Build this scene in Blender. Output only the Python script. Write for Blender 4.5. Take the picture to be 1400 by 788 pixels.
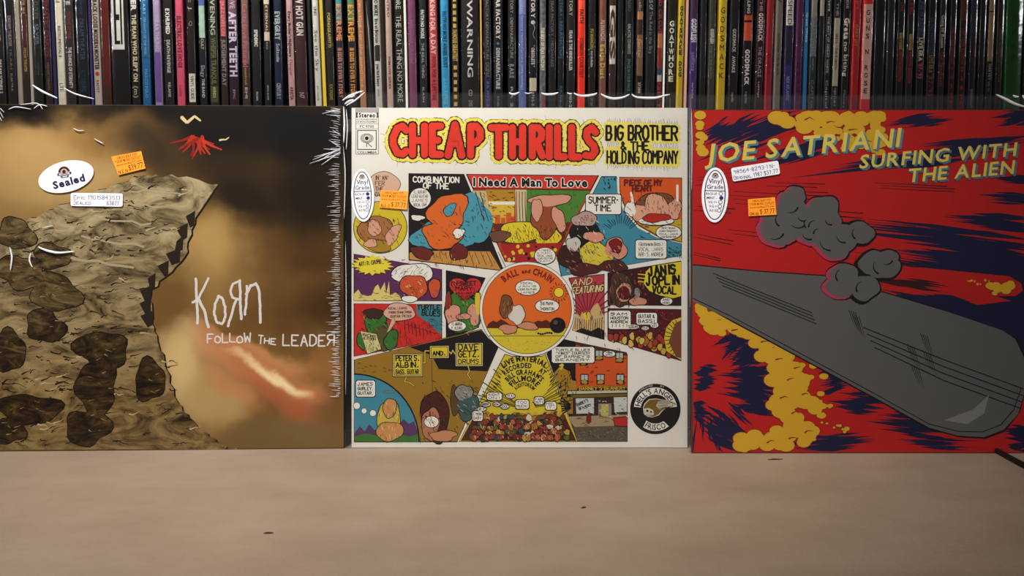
import bpy, math, random
from mathutils import Matrix, Vector
from mathutils.geometry import tessellate_polygon

for o in list(bpy.data.objects):
    bpy.data.objects.remove(o)
scene = bpy.context.scene
COL = scene.collection
R = random.Random(7)

# ------------------------------------------------------------------ camera, world, lamps, exposure
FPX = 1100.0                       # focal length in pixels of the 1400 x 788 frame
PITCH = math.radians(4.0)
CAM_H = 0.1995
cam_d = bpy.data.cameras.new('camera')
cam_d.sensor_width = 36.0
cam_d.lens = FPX / 1400.0 * 36.0
cam_d.clip_start = 0.01
cam = bpy.data.objects.new('camera', cam_d)
COL.objects.link(cam)
cam.location = (0, 0, CAM_H)
cam.rotation_euler = (math.pi / 2 - PITCH, 0, 0)
scene.camera = cam

world = bpy.data.worlds.new('world')
scene.world = world
world.use_nodes = True
world.node_tree.nodes['Background'].inputs[0].default_value = (1.0, 0.86, 0.70, 1)
world.node_tree.nodes['Background'].inputs[1].default_value = 0.05


def lamp(name, loc, target, size, size_y, energy, color, spread=180):
    d = bpy.data.lights.new(name, 'AREA')
    d.shape = 'RECTANGLE'
    d.size, d.size_y = size, size_y
    d.energy = energy
    d.color = color
    d.spread = math.radians(spread)
    o = bpy.data.objects.new(name, d)
    COL.objects.link(o)
    o.location = loc
    o.rotation_euler = (Vector(target) - Vector(loc)).to_track_quat('-Z', 'Y').to_euler()
    return o


def spot(name, loc, target, radius, energy, color, angle, blend):
    d = bpy.data.lights.new(name, 'SPOT')
    d.shadow_soft_size = radius
    d.energy = energy
    d.color = color
    d.spot_size = math.radians(angle)
    d.spot_blend = blend
    o = bpy.data.objects.new(name, d)
    COL.objects.link(o)
    o.location = loc
    o.rotation_euler = (Vector(target) - Vector(loc)).to_track_quat('-Z', 'Y').to_euler()
    return o


spot('ceiling_spot', (-0.36, -0.30, 1.40), (-0.22, 0.78, 0.42), 0.06, 172.0, (1.0, 0.955, 0.89), 60, 1.0)
for lx in (-4.6, 4.6):  # added unseen lamps, set far aside so only rounded plastic edges glint
    lamp('edge_glint_lamp', (lx, -2.6, 1.62), (0, 0.7, 0.4), 0.9, 0.12, 14.0, (0.95, 0.97, 1.0), 120)

vs = scene.view_settings
scene.display_settings.display_device = 'sRGB'
vs.view_transform = 'Standard'
vs.look = 'None'
vs.gamma = 1.0
vs.use_curve_mapping = False
vs.exposure = 0.0

# ------------------------------------------------------------------ geometry of the view
CAMP = Vector((0, 0, CAM_H))
UP = Vector((0, math.sin(PITCH), math.cos(PITCH)))
FWD = Vector((0, math.cos(PITCH), -math.sin(PITCH)))


def ray(px, py):
    return FWD + Vector((1, 0, 0)) * ((px - 700) / FPX) + UP * ((394 - py) / FPX)


def on_y(px, py, Y):
    d = ray(px, py)
    return CAMP + d * (Y / d.y)


def on_z(px, py, Z=0.0):
    d = ray(px, py)
    return CAMP + d * ((Z - CAM_H) / d.z)


# ------------------------------------------------------------------ materials
MATS = {}


def lin(c):
    c /= 255.0
    return c / 12.92 if c <= 0.04045 else ((c + 0.055) / 1.055) ** 2.4


def rgb(h):
    h = h.lstrip('#')
    return tuple(lin(int(h[i:i + 2], 16)) for i in (0, 2, 4)) + (1.0,)


def new_mat(name):
    m = bpy.data.materials.new(name)
    m.use_nodes = True
    nt = m.node_tree
    return m, nt, nt.nodes['Principled BSDF'], nt.nodes['Material Output']


def paint(h, rough=0.6, spec=0.12, kind='print'):
    k = (h, rough, spec, kind)
    if k in MATS:
        return MATS[k]
    m, nt, b, out = new_mat('%s_%s' % (kind, h.lstrip('#')))
    b.inputs['Base Color'].default_value = rgb(h)
    b.inputs['Roughness'].default_value = rough
    b.inputs['Specular IOR Level'].default_value = spec
    n = nt.nodes.new('ShaderNodeTexNoise')
    n.inputs['Scale'].default_value = 900
    n.inputs['Detail'].default_value = 2
    mr = nt.nodes.new('ShaderNodeMapRange')
    mr.inputs[3].default_value = max(0.05, rough - 0.06)
    mr.inputs[4].default_value = rough + 0.06
    nt.links.new(n.outputs['Fac'], mr.inputs[0])
    nt.links.new(mr.outputs[0], b.inputs['Roughness'])
    MATS[k] = m
    return m


def clear_plastic(name, haze=0.05, bump=0.0, scale=40.0, gloss_max=0.9, rough=0.08, fac=1.0):
    m, nt, b, out = new_mat(name)
    nt.nodes.remove(b)
    N = nt.nodes.new
    tr = N('ShaderNodeBsdfTransparent')
    gl = N('ShaderNodeBsdfGlossy')
    gl.inputs['Roughness'].default_value = rough
    df = N('ShaderNodeBsdfDiffuse')
    df.inputs['Color'].default_value = (0.85, 0.86, 0.9, 1)
    mix0 = N('ShaderNodeMixShader')
    mix0.inputs[0].default_value = haze
    nt.links.new(tr.outputs[0], mix0.inputs[1])
    nt.links.new(df.outputs[0], mix0.inputs[2])
    fr = N('ShaderNodeFresnel')
    fr.inputs['IOR'].default_value = 1.45
    mul = N('ShaderNodeMath')
    mul.operation = 'MULTIPLY'
    mul.inputs[1].default_value = fac
    nt.links.new(fr.outputs[0], mul.inputs[0])
    mix1 = N('ShaderNodeMixShader')
    nt.links.new(mul.outputs[0], mix1.inputs[0])
    nt.links.new(mix0.outputs[0], mix1.inputs[1])
    nt.links.new(gl.outputs[0], mix1.inputs[2])
    if bump > 0:
        tc = N('ShaderNodeTexCoord')
        nz = N('ShaderNodeTexNoise')
        nz.inputs['Scale'].default_value = scale
        nz.inputs['Detail'].default_value = 3
        bp = N('ShaderNodeBump')
        bp.inputs['Strength'].default_value = bump
        bp.inputs['Distance'].default_value = 0.002
        nt.links.new(tc.outputs['Object'], nz.inputs['Vector'])
        nt.links.new(nz.outputs['Fac'], bp.inputs['Height'])
        nt.links.new(bp.outputs[0], gl.inputs['Normal'])
        nt.links.new(bp.outputs[0], fr.inputs['Normal'])
    nt.links.new(mix1.outputs[0], out.inputs[0])
    return m


def glint_material(name, opacity, rough=0.12):  # whitish plastic whose pale colour carries painted highlights
    m, nt, b, out = new_mat(name)
    b.inputs['Base Color'].default_value = (0.86, 0.87, 0.92, 1)
    b.inputs['Roughness'].default_value = rough
    b.inputs['Specular IOR Level'].default_value = 1.0
    tr = nt.nodes.new('ShaderNodeBsdfTransparent')
    mx = nt.nodes.new('ShaderNodeMixShader')
    mx.inputs[0].default_value = opacity
    nt.links.new(tr.outputs[0], mx.inputs[1])
    nt.links.new(b.outputs[0], mx.inputs[2])
    nt.links.new(mx.outputs[0], out.inputs[0])
    return m


SHRINK = clear_plastic('shrink_wrap', 0.003, 0.06, 30, fac=0.45)
OUTER = clear_plastic('outer_sleeve_plastic', 0.008, 0.06, 14, fac=0.45)
SPINE_PLASTIC = clear_plastic('spine_plastic', 0.004, 0.15, 60, rough=0.10, fac=0.6)
FOLD_GLINT = glint_material('fold_glint_white', 0.9)  # near-opaque white painted for the highlights on clear folds
CRIMP_GLINT = glint_material('crimp_glint_white', 0.45, 0.25)  # whitish tint stands for the light caught on wrap wrinkles

# ------------------------------------------------------------------ mesh builder
EPS = 4e-5             # step between the layers of a flat print


class MB:
    """collects faces and links them as ONE mesh object; px() maps pixels of the flat print to its plane"""

    def __init__(self, matrix=None, base=0.0):
        self.v, self.f, self.m, self.mats, self.sm, self.k = [], [], [], [], [], 0
        self.base = base
        if matrix is not None:
            self.inv = matrix.inverted()
            self.o = self.inv @ CAMP
            self.rot = self.inv.to_3x3()

    def slot(self, mat):
        if isinstance(mat, str):
            mat = paint(mat)
        if mat not in self.mats:
            self.mats.append(mat)
        return self.mats.index(mat)

    def px(self, x, y, layer=0):
        d = self.rot @ ray(x, y)
        t = -self.o.y / d.y
        return (self.o.x + d.x * t, -self.base - layer * EPS - (self.k % 130) * 3e-7, self.o.z + d.z * t)

    def add(self, verts, faces, mat, smooth=False):
        self.k += 1
        n = len(self.v)
        s = self.slot(mat)
        self.v.extend(verts)
        for f in faces:
            self.f.append(tuple(n + i for i in f))
            self.m.append(s)
            self.sm.append(smooth)

    def poly(self, pts, mat, layer=0):
        vs_ = [self.px(x, y, layer) for x, y in pts]
        if len(pts) <= 4 and len(pts) == 3:
            self.add(vs_, [(0, 1, 2)], mat)
            return
        tris = tessellate_polygon([[Vector((x, -y, 0)) for x, y in pts]])
        self.add(vs_, [tuple(t) for t in tris], mat)

    def disc(self, x, y, r, mat, layer=0, n=10, ry=None, rot=0.0):
        ry = r if ry is None else ry
        c, s = math.cos(rot), math.sin(rot)
        pts = []
        for i in range(n):
            a = 2 * math.pi * i / n
            u, w = r * math.cos(a), ry * math.sin(a)
            pts.append((x + u * c - w * s, y + u * s + w * c))
        vs_ = [self.px(p, q, layer) for p, q in pts]
        self.add(vs_, [tuple(range(n))], mat)

    def stroke(self, pts, w, mat, layer=0, caps=True, w_end=None):
        k = len(pts) - 1
        for i in range(k):
            (x0, y0), (x1, y1) = pts[i], pts[i + 1]
            dx, dy = x1 - x0, y1 - y0
            L = math.hypot(dx, dy) or 1e-6
            wa = w if w_end is None else w + (w_end - w) * i / k
            wb = w if w_end is None else w + (w_end - w) * (i + 1) / k
            nx, ny = -dy / L, dx / L
            q = [(x0 + nx * wa / 2, y0 + ny * wa / 2), (x1 + nx * wb / 2, y1 + ny * wb / 2),
                 (x1 - nx * wb / 2, y1 - ny * wb / 2), (x0 - nx * wa / 2, y0 - ny * wa / 2)]
            self.add([self.px(a, b, layer) for a, b in q], [(0, 1, 2, 3)], mat)
        if caps:
            for (x, y) in pts:
                self.disc(x, y, w / 2 if w_end is None else min(w, w_end) / 2, mat, layer, 6)

    def box(self, x0, x1, y0, y1, z0, z1, mat):
        v = [(x0, y0, z0), (x1, y0, z0), (x1, y1, z0), (x0, y1, z0),
             (x0, y0, z1), (x1, y0, z1), (x1, y1, z1), (x0, y1, z1)]
        f = [(0, 3, 2, 1), (4, 5, 6, 7), (0, 1, 5, 4), (1, 2, 6, 5), (2, 3, 7, 6), (3, 0, 4, 7)]
        self.add(v, f, mat)

    def prism(self, prof, z0, z1, mat):
        """profile of (x, y), counter-clockwise from above, raised from z0 to z1"""
        n = len(prof)
        v = [(x, y, z0) for x, y in prof] + [(x, y, z1) for x, y in prof]
        f = [tuple(reversed(range(n))), tuple(range(n, 2 * n))]
        f += [(i, (i + 1) % n, n + (i + 1) % n, n + i) for i in range(n)]
        self.add(v, f, mat)

    def tube(self, pts, r, mat, n=7):
        """a tube through 3-D points; r is one radius or one per point"""
        rs = r if isinstance(r, (list, tuple)) else [r] * len(pts)
        P = [Vector(p) for p in pts]
        rings = []
        for i, p in enumerate(P):
            t = (P[min(i + 1, len(P) - 1)] - P[max(i - 1, 0)]).normalized()
            a = t.cross(Vector((0, 1, 0)))
            if a.length < 1e-3:
                a = t.cross(Vector((1, 0, 0)))
            a.normalize()
            b = t.cross(a)
            rings.append([tuple(p + (a * math.cos(2 * math.pi * k / n) + b * math.sin(2 * math.pi * k / n)) * rs[i])
                          for k in range(n)])
        v = [q for ring in rings for q in ring]
        f = []
        for i in range(len(P) - 1):
            for k in range(n):
                f.append((i * n + k, i * n + (k + 1) % n, (i + 1) * n + (k + 1) % n, (i + 1) * n + k))
        f.append(tuple(range(n)))
        f.append(tuple(range((len(P) - 1) * n, len(P) * n)))
        self.add(v, f, mat, True)

    def build(self, name, parent=None, smooth=False):
        me = bpy.data.meshes.new(name)
        me.from_pydata(self.v, [], self.f)
        for m in self.mats:
            me.materials.append(m)
        me.polygons.foreach_set('material_index', self.m)
        me.polygons.foreach_set('use_smooth', [True] * len(self.f) if smooth else self.sm)
        me.update()
        o = bpy.data.objects.new(name, me)
        COL.objects.link(o)
        if parent is not None:
            o.parent = parent
        return o


def thing(name, label, cat, matrix, group=None):
    o = bpy.data.objects.new(name, None)
    o.empty_display_size = 0.02
    COL.objects.link(o)
    o.matrix_world = matrix
    o['label'] = label
    o['category'] = cat
    if group:
        o['group'] = group
    return o


def tag(o, label, cat, group=None):
    o['label'] = label
    o['category'] = cat
    if group:
        o['group'] = group
    return o


# ------------------------------------------------------------------ lettering: font glyphs and pen strokes
GLYPH = {}


def make_glyphs():
    chars = 'ABCDEFGHIJKLMNOPQRSTUVWXYZabcdefghijklmnopqrstuvwxyz0123456789.,-&!\'$:+()*/"?#'
    todo = []
    for style, off in (('r', 0.0), ('b', 0.018), ('x', 0.045)):
        for ch in chars:
            cu = bpy.data.curves.new('glyph', 'FONT')
            cu.body = ch
            cu.size = 1.0
            cu.resolution_u = 2
            cu.offset = off
            ob = bpy.data.objects.new('glyph', cu)
            COL.objects.link(ob)
            todo.append((style, ch, ob, cu))
    dg = bpy.context.evaluated_depsgraph_get()
    dg.update()
    for style, ch, ob, cu in todo:
        me = bpy.data.meshes.new_from_object(ob.evaluated_get(dg))
        vs_ = [(v.co.x, v.co.y) for v in me.vertices]
        fs = [tuple(p.vertices) for p in me.polygons]
        x0 = min(v[0] for v in vs_)
        x1 = max(v[0] for v in vs_)
        GLYPH[(style, ch)] = ([(x - x0, y) for x, y in vs_], fs, x1 - x0)
        bpy.data.meshes.remove(me)
    for style, ch, ob, cu in todo:
        bpy.data.objects.remove(ob)
        bpy.data.curves.remove(cu)


make_glyphs()
CAP = max(v[1] for v in GLYPH[('r', 'H')][0])
SPACE = 0.26
GAP = 0.075
KERN = ('AT', 'TA', 'AV', 'VA', 'LT', 'LV', 'LY', 'AY', 'YA', 'To', 'Vi', 'PA', 'FA', 'WA', 'AW')


def layout(s, style='r', gap=GAP):
    """glyphs of a string in units of u in [0,1] along and v in [0,1] for the cap height"""
    out, x, prev = [], 0.0, ''
    for ch in s:
        if ch == ' ':
            x += SPACE
            prev = ''
            continue
        if prev + ch in KERN:
            x -= 0.13
        prev = ch
        g = GLYPH.get((style, ch))
        if g is None:
            x += SPACE
            continue
        out.append((x, g))
        x += g[2] + gap
    return out, max(x - gap, 0.05)


def font_line(mb, s, A, B, h, mat, layer=0, style='b', shear=0.0, gap=GAP):
    """a line of type set from pixel A to pixel B along its baseline, h pixels high"""
    gl, W = layout(s, style, gap)
    tx, ty = B[0] - A[0], B[1] - A[1]
    L = math.hypot(tx, ty)
    ux, uy = tx / L, ty / L
    nx, ny = uy, -ux
    for x0, (vs_, fs, w) in gl:
        v = []
        for x, y in vs_:
            u = (x0 + x) / W * L + shear * (y / CAP) * h
            q = y / CAP * h
            v.append(mb.px(A[0] + ux * u + nx * q, A[1] + uy * u + ny * q, layer))
        mb.add(v, fs, mat)


PEN = {
    'A': '003860|1353', 'B': '00084857554404|4463514000', 'C': '674828060220 4061', 'D': '00083866623000',
    'E': '68080060|0444', 'F': '680800|0444', 'G': '67482806022040626434', 'H': '0008|6068|0464', 'I': '3038',
    'J': '4842301002', 'K': '0008|680460', 'L': '080060', 'M': '0008346860', 'N': '00086068',
    'O': '200206284866624020', 'P': '00084867654404', 'Q': '200206284866624020|4260', 'R': '00084867654404|3460',
    'S': '6748180615546352401001', 'T': '0868|3830', 'U': '080220406268', 'V': '083068', 'W': '0810355068',
    'X': '0860|0068', 'Y': '083468|3430', 'Z': '08680060', '0': '200206284866624020', '1': '163830',
    '2': '0628486654 0060', '3': '072857553463513001', '4': '480363|4048', '5': '681805456351 3001',
    '6': '5738050220406244 1503', '7': '086820', '8': '3405173857653402 20406234', '9': '643516284866 6340',
    '.': '3031', ',': '3120', '-': '1454', '$': '67481806155463524010 01|3930', '&': '601628460220 62',
    '!': '3033|3638'.replace('3033', '3031').replace('3638', '3338'), "'": '3836', ':': '3132|3536', '+': '3236|1454',
    '(': '48262240', ')': '28464220', '\u042f': '60682807052464|3400', '"': '1816|4846', '*': '3236|1454|1652',
}


def pen_glyph(ch):
    s = PEN.get(ch)
    if s is None:
        return []
    res = []
    for part in s.replace(' ', '').split('|'):
        res.append([(int(part[i]) / 6.0, int(part[i + 1]) / 8.0) for i in range(0, len(part) - 1, 2)])
    return res


def pen_line(mb, s, A, B, h, mat, w=1.0, layer=0, jit=0.0, small=0.8, shear=0.0, fill=0.72, halo=None):
    """hand lettering from pixel A to pixel B along the baseline; lower case letters are small capitals"""
    n = len(s)
    tx, ty = B[0] - A[0], B[1] - A[1]
    L = math.hypot(tx, ty)
    ux, uy = tx / L, ty / L
    nx, ny = uy, -ux
    adv = []
    for ch in s:
        adv.append(0.55 if ch in " .,'!:I1i-" else (1.15 if ch in 'MWmw' else 1.0))
    tot = sum(adv)
    u0 = 0.0
    for ch, a in zip(s, adv):
        cell = a / tot * L
        cw = cell * fill
        hh = h * (small if ch.islower() else 1.0)
        if ch in "I1i.,'!:":
            cw = cell
        jy = R.uniform(-jit, jit)
        for line in pen_glyph(ch.upper()):
            pts = []
            for gx, gy in line:
                u = u0 + gx * cw + shear * gy * hh + R.uniform(-jit, jit) * 0.4
                q = gy * hh + jy + R.uniform(-jit, jit) * 0.4
                pts.append((A[0] + ux * u + nx * q, A[1] + uy * u + ny * q))
            if halo:
                mb.stroke(pts, w + halo[1], halo[0], layer - 1)
            mb.stroke(pts, w, mat, layer)
        u0 += cell


def arc_line(mb, s, c, r, a0, a1, h, mat, layer=0, style='b', outside=True):
    """letters along an arc of a circle, angles in degrees measured clockwise from the top"""
    gl, W = layout(s, style)
    for x0, (vs_, fs, w) in gl:
        v = []
        for x, y in vs_:
            t = (x0 + x) / W
            a = math.radians(a0 + (a1 - a0) * t)
            rr = r + (y / CAP * h if outside else -y / CAP * h)
            v.append(mb.px(c[0] + math.sin(a) * rr, c[1] - math.cos(a) * rr, layer))
        mb.add(v, fs, mat)


def lump(cx, cy, rx, ry, seed, n=26, amp=0.18, rot=0.0):
    q = random.Random(seed)
    ph = [q.uniform(0, 6.28) for _ in range(4)]
    pts = []
    for i in range(n):
        a = 2 * math.pi * i / n
        k = 1 + amp * (math.sin(2 * a + ph[0]) * 0.5 + math.sin(3 * a + ph[1]) * 0.5 + math.sin(5 * a + ph[2]) * 0.35)
        u, w = rx * k * math.cos(a), ry * k * math.sin(a)
        pts.append((cx + u * math.cos(rot) - w * math.sin(rot), cy + u * math.sin(rot) + w * math.cos(rot)))
    return pts


def blob(mb, cx, cy, rx, ry, mat, layer, seed=1, amp=0.18, line=1.0, rot=0.0, ink='#120d0c'):
    if line:
        mb.poly(lump(cx, cy, rx + line, ry + line, seed, amp=amp, rot=rot), ink, layer)
    mb.poly(lump(cx, cy, rx, ry, seed, amp=amp, rot=rot), mat, layer + 1)

# ------------------------------------------------------------------ the room: floor, wall, counter, bookcase
def mottled(name, c0, c1, c2, scale, rough, bump=0.02, spec=0.4, stretch=(1, 1, 1)):
    m, nt, b, out = new_mat(name)
    N = nt.nodes.new
    tc = N('ShaderNodeTexCoord')
    mp = N('ShaderNodeMapping')
    mp.inputs['Scale'].default_value = stretch
    n1 = N('ShaderNodeTexNoise')
    n1.inputs['Scale'].default_value = scale
    n1.inputs['Detail'].default_value = 8
    n1.inputs['Roughness'].default_value = 0.65
    rp = N('ShaderNodeValToRGB')
    rp.color_ramp.elements[0].position, rp.color_ramp.elements[0].color = 0.3, rgb(c0)
    rp.color_ramp.elements[1].position, rp.color_ramp.elements[1].color = 0.72, rgb(c2)
    e = rp.color_ramp.elements.new(0.5)
    e.color = rgb(c1)
    nt.links.new(tc.outputs['Object'], mp.inputs[0])
    nt.links.new(mp.outputs[0], n1.inputs['Vector'])
    nt.links.new(n1.outputs['Fac'], rp.inputs[0])
    nt.links.new(rp.outputs[0], b.inputs['Base Color'])
    b.inputs['Roughness'].default_value = rough
    b.inputs['Specular IOR Level'].default_value = spec
    n2 = N('ShaderNodeTexNoise')
    n2.inputs['Scale'].default_value = scale * 40
    bp = N('ShaderNodeBump')
    bp.inputs['Strength'].default_value = bump
    bp.inputs['Distance'].default_value = 0.001
    nt.links.new(tc.outputs['Object'], n2.inputs['Vector'])
    nt.links.new(n2.outputs['Fac'], bp.inputs['Height'])
    nt.links.new(bp.outputs[0], b.inputs['Normal'])
    return m


YS = 0.778            # the plane of the record spines on the shelf
ZSHELF = 0.3065       # top of the shelf they stand on
COUNTER = mottled('counter_laminate', '#907e6c', '#9a8775', '#a3917f', 9, 0.5, 0.25, 0.3, (1, 1.6, 1))
DARKWOOD = mottled('dark_wood', '#1b1512', '#261d18', '#30251e', 14, 0.5, 0.1, 0.4, (1, 1, 12))
FLOORM = mottled('floor_tile', '#4a453f', '#57514a', '#615b53', 5, 0.6)
WALLM = mottled('wall_paint', '#6d655c', '#756d63', '#7d756a', 5, 0.8)

b = MB()
b.box(-3, 3, -3, 1.6, -0.96, -0.90, FLOORM)
o = b.build('floor')
o['kind'] = 'structure'
b = MB()
b.box(-3, 3, 1.5, 1.6, -0.90, 1.9, WALLM)
o = b.build('wall_back')
o['kind'] = 'structure'

ct = thing('display_counter', 'long beige laminate counter with the three record sleeves standing on it', 'counter',
           Matrix.Translation((0, 0.66, -0.90)))
b = MB()
pr = [(-1.5, -0.545), (-1.495, -0.55), (1.495, -0.55), (1.5, -0.545), (1.5, 0.60), (-1.5, 0.60)]
b.prism(pr, 0.86, 0.90, COUNTER)
b.build('worktop', ct)
b = MB()
b.box(-1.46, 1.46, -0.50, 0.58, 0.0, 0.86, DARKWOOD)
b.build('counter_body', ct)

bk = thing('bookcase', 'dark low bookcase behind the counter holding the row of upright records', 'shelf',
           Matrix.Translation((0, YS, 0)))
b = MB()
b.box(-1.0, 1.0, -0.002, 0.345, ZSHELF - 0.022, ZSHELF, DARKWOOD)
b.build('shelf_board', bk)
b = MB()
b.box(-0.98, 0.98, 0.02, 0.04, 0.0, ZSHELF - 0.022, DARKWOOD)
b.build('front_panel', bk)
b = MB()
b.box(-1.0, 1.0, 0.345, 0.36, 0.0, ZSHELF + 0.36, DARKWOOD)
b.build('back_panel', bk)
for sx in (-1, 1):
    b = MB()
    x0 = sx * 1.01
    b.box(x0 - 0.01, x0 + 0.01, -0.002, 0.36, 0.0, ZSHELF + 0.36, DARKWOOD)
    b.build('side_panel', bk)


# ------------------------------------------------------------------ the three albums on the counter
def album_matrix(px, py, yaw=0.0):
    p = on_z(px, py, 0.0)
    return (Matrix.Translation((p.x, p.y, 0.0004)) @ Matrix.Rotation(math.radians(yaw), 4, 'Z')
            @ Matrix.Rotation(-PITCH, 4, 'X'))


def sleeve_box(mb, x0, x1, ytop, mat_edge, mat_face, th=0.0042):
    """cardboard sleeve whose front face covers pixels x0..x1 up to row ytop"""
    a = mb.px(x0, 394)
    c = mb.px(x1, 394)
    t = mb.px((x0 + x1) / 2, ytop)
    X0, X1, Z1 = a[0], c[0], t[2]
    e = 0.0006
    prof = [(X0, e), (X0 + e, 0), (X1 - e, 0), (X1, e), (X1, th), (X0, th)]
    mb.prism(prof, 0.0, Z1, mat_edge)
    mb.add([(X0 + e, -EPS * .5, 0.0004), (X1 - e, -EPS * .5, 0.0004), (X1 - e, -EPS * .5, Z1 - 0.0004), (X0 + e, -EPS * .5, Z1 - 0.0004)],
           [(0, 1, 2, 3)], mat_face)
    return X0, X1, Z1


def plastic_bag(X0, X1, Z1, mat, front=-0.0015, back=0.0055, side=0.0012):
    """a clear wrap around a sleeve; its white crease glints are added to the same mesh"""
    b = MB()
    r = 0.0012
    prof = [(X0 - side, front + r), (X0 - side + r * .3, front + r * .3), (X0 - side + r, front),
            (X1 + side - r, front), (X1 + side - r * .3, front + r * .3), (X1 + side, front + r),
            (X1 + side, back), (X0 - side, back)]
    n = len(prof)
    v = [(x, y, 0.0) for x, y in prof] + [(x, y, Z1) for x, y in prof]
    f = [(i, (i + 1) % n, n + (i + 1) % n, n + i) for i in range(n)]
    b.add(v, f, mat)
    return b


# stickers -----------------------------------------------------------------
WHITE_ST = paint('#eceaf2', 0.45, 0.4, 'sticker')
ORANGE_ST = paint('#ff9a26', 0.5, 0.3, 'sticker')
INK = '#17161c'
NAVY = '#23204a'


def emblem(mb, x, y, s, layer, rot=0.0):
    """small shop emblem: a dark arch over a plinth with lettering"""
    c, q = math.cos(rot), math.sin(rot)

    def T(u, v):
        return (x + (u * c - v * q) * s, y + (u * q + v * c) * s)
    arch = [T(1.0 * math.cos(math.radians(a)), -1.0 * math.sin(math.radians(a)) * 1.0) for a in range(0, 181, 18)]
    mb.poly(arch, '#3a2320', layer)
    inner = [T(.62 * math.cos(math.radians(a)), -.62 * math.sin(math.radians(a))) for a in range(0, 181, 20)]
    mb.poly(inner, '#c9a58c', layer + 1)
    mb.disc(*T(0, -.1), .32 * s, '#3a2320', layer + 2)
    mb.poly([T(-1.2, .05), T(1.2, .05), T(1.2, .5), T(-1.2, .5)], '#3d3a52', layer)
    mb.poly([T(-.9, .15), T(.9, .15), T(.9, .38), T(-.9, .38)], '#d8d6de', layer + 1)
    mb.stroke([T(-.6, .26), T(.6, .26)], .1 * s, '#8f2a22', layer + 2, False)
    mb.poly([T(-.8, .55), T(.8, .55), T(.6, .95), T(-.6, .95)], '#3d3a52', layer)
    mb.poly([T(-.45, .66), T(.45, .66), T(.38, .82), T(-.38, .82)], '#d8d6de', layer + 1)


def oval_pts(x, y, rx, ry, rot, n=48):
    c, s = math.cos(rot), math.sin(rot)
    return [(x + rx * math.cos(t) * c - ry * math.sin(t) * s, y + rx * math.cos(t) * s + ry * math.sin(t) * c)
            for t in [2 * math.pi * i / n for i in range(n)]]


def sheet(mb, pts, mat, th=0.00012):
    """a thin label: its outline with a rim down to the wrap"""
    front = [mb.px(x, y, 0) for x, y in pts]
    n = len(front)
    back = [(x, y + th, z) for x, y, z in front]
    mb.add(front + back, [tuple(range(n)), tuple(range(2 * n - 1, n - 1, -1))] +
           [(i, (i + 1) % n, n + (i + 1) % n, n + i) for i in range(n)], mat)


ST = 0.00165   # stickers sit on the front of the wrap


def sealed_sticker(M, parent):
    mb = MB(M, ST)
    rot = math.radians(-14)
    sheet(mb, oval_pts(91.5, 242, 38.5, 21, rot), WHITE_ST)
    emblem(mb, 89, 236, 8.0, 1, rot * .6)
    font_line(mb, 'Sealed', (75, 259), (118, 247.5), 9.5, NAVY, 1, 'x')
    o = mb.build('oval_sticker', parent)
    o['label'] = 'white oval sticker with the word Sealed'


def grade_sticker(M, parent, cx, cy, rx, ry, marked, rot=0.0):
    mb = MB(M, ST)
    r = math.radians(rot)
    c, s = math.cos(r), math.sin(r)

    def T(u, v):
        return (cx + u * rx * c - v * ry * s, cy + u * rx * s + v * ry * c)
    sheet(mb, oval_pts(cx, cy, rx, ry, r), WHITE_ST)
    mb.poly(oval_pts(cx, cy, rx * .80, ry * .91, r), INK, 1)
    mb.poly(oval_pts(cx, cy, rx * .72, ry * .875, r), WHITE_ST, 2)
    emblem(mb, *T(0, -.70), rx * .22, 3, r)
    font_line(mb, 'Vinyl', T(-.50, -.42), T(.50, -.42), ry * .17, '#3c3d52', 3, 'b')
    font_line(mb, 'Grade', T(-.62, -.22), T(.62, -.22), ry * .15, '#3c3d52', 3, 'b')
    mb.stroke([T(-.76, -.15), T(.76, -.15)], ry * .03, INK, 3, False)
    for i, t in enumerate(('BACK UP', 'MINT -', 'VG ++', 'VG +', 'AS IS')):
        v = .0 + i * .152
        left = (-.66, -.62, -.50, -.44, -.40)[i]
        font_line(mb, t, T(left, v), T(.16, v), ry * .085, INK, 3, 'b')
        mx, my = T((.44, .48, .42, .38, .34)[i], v - .045)
        mb.disc(mx, my, rx * .16, '#2a2d6a' if i in marked else '#4a4b5c', 3, 12)
        if i not in marked:
            mb.disc(mx, my, rx * .11, WHITE_ST, 4, 12)
    o = mb.build('oval_sticker', parent)
    o['label'] = 'white oval grading sticker with check circles'


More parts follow.
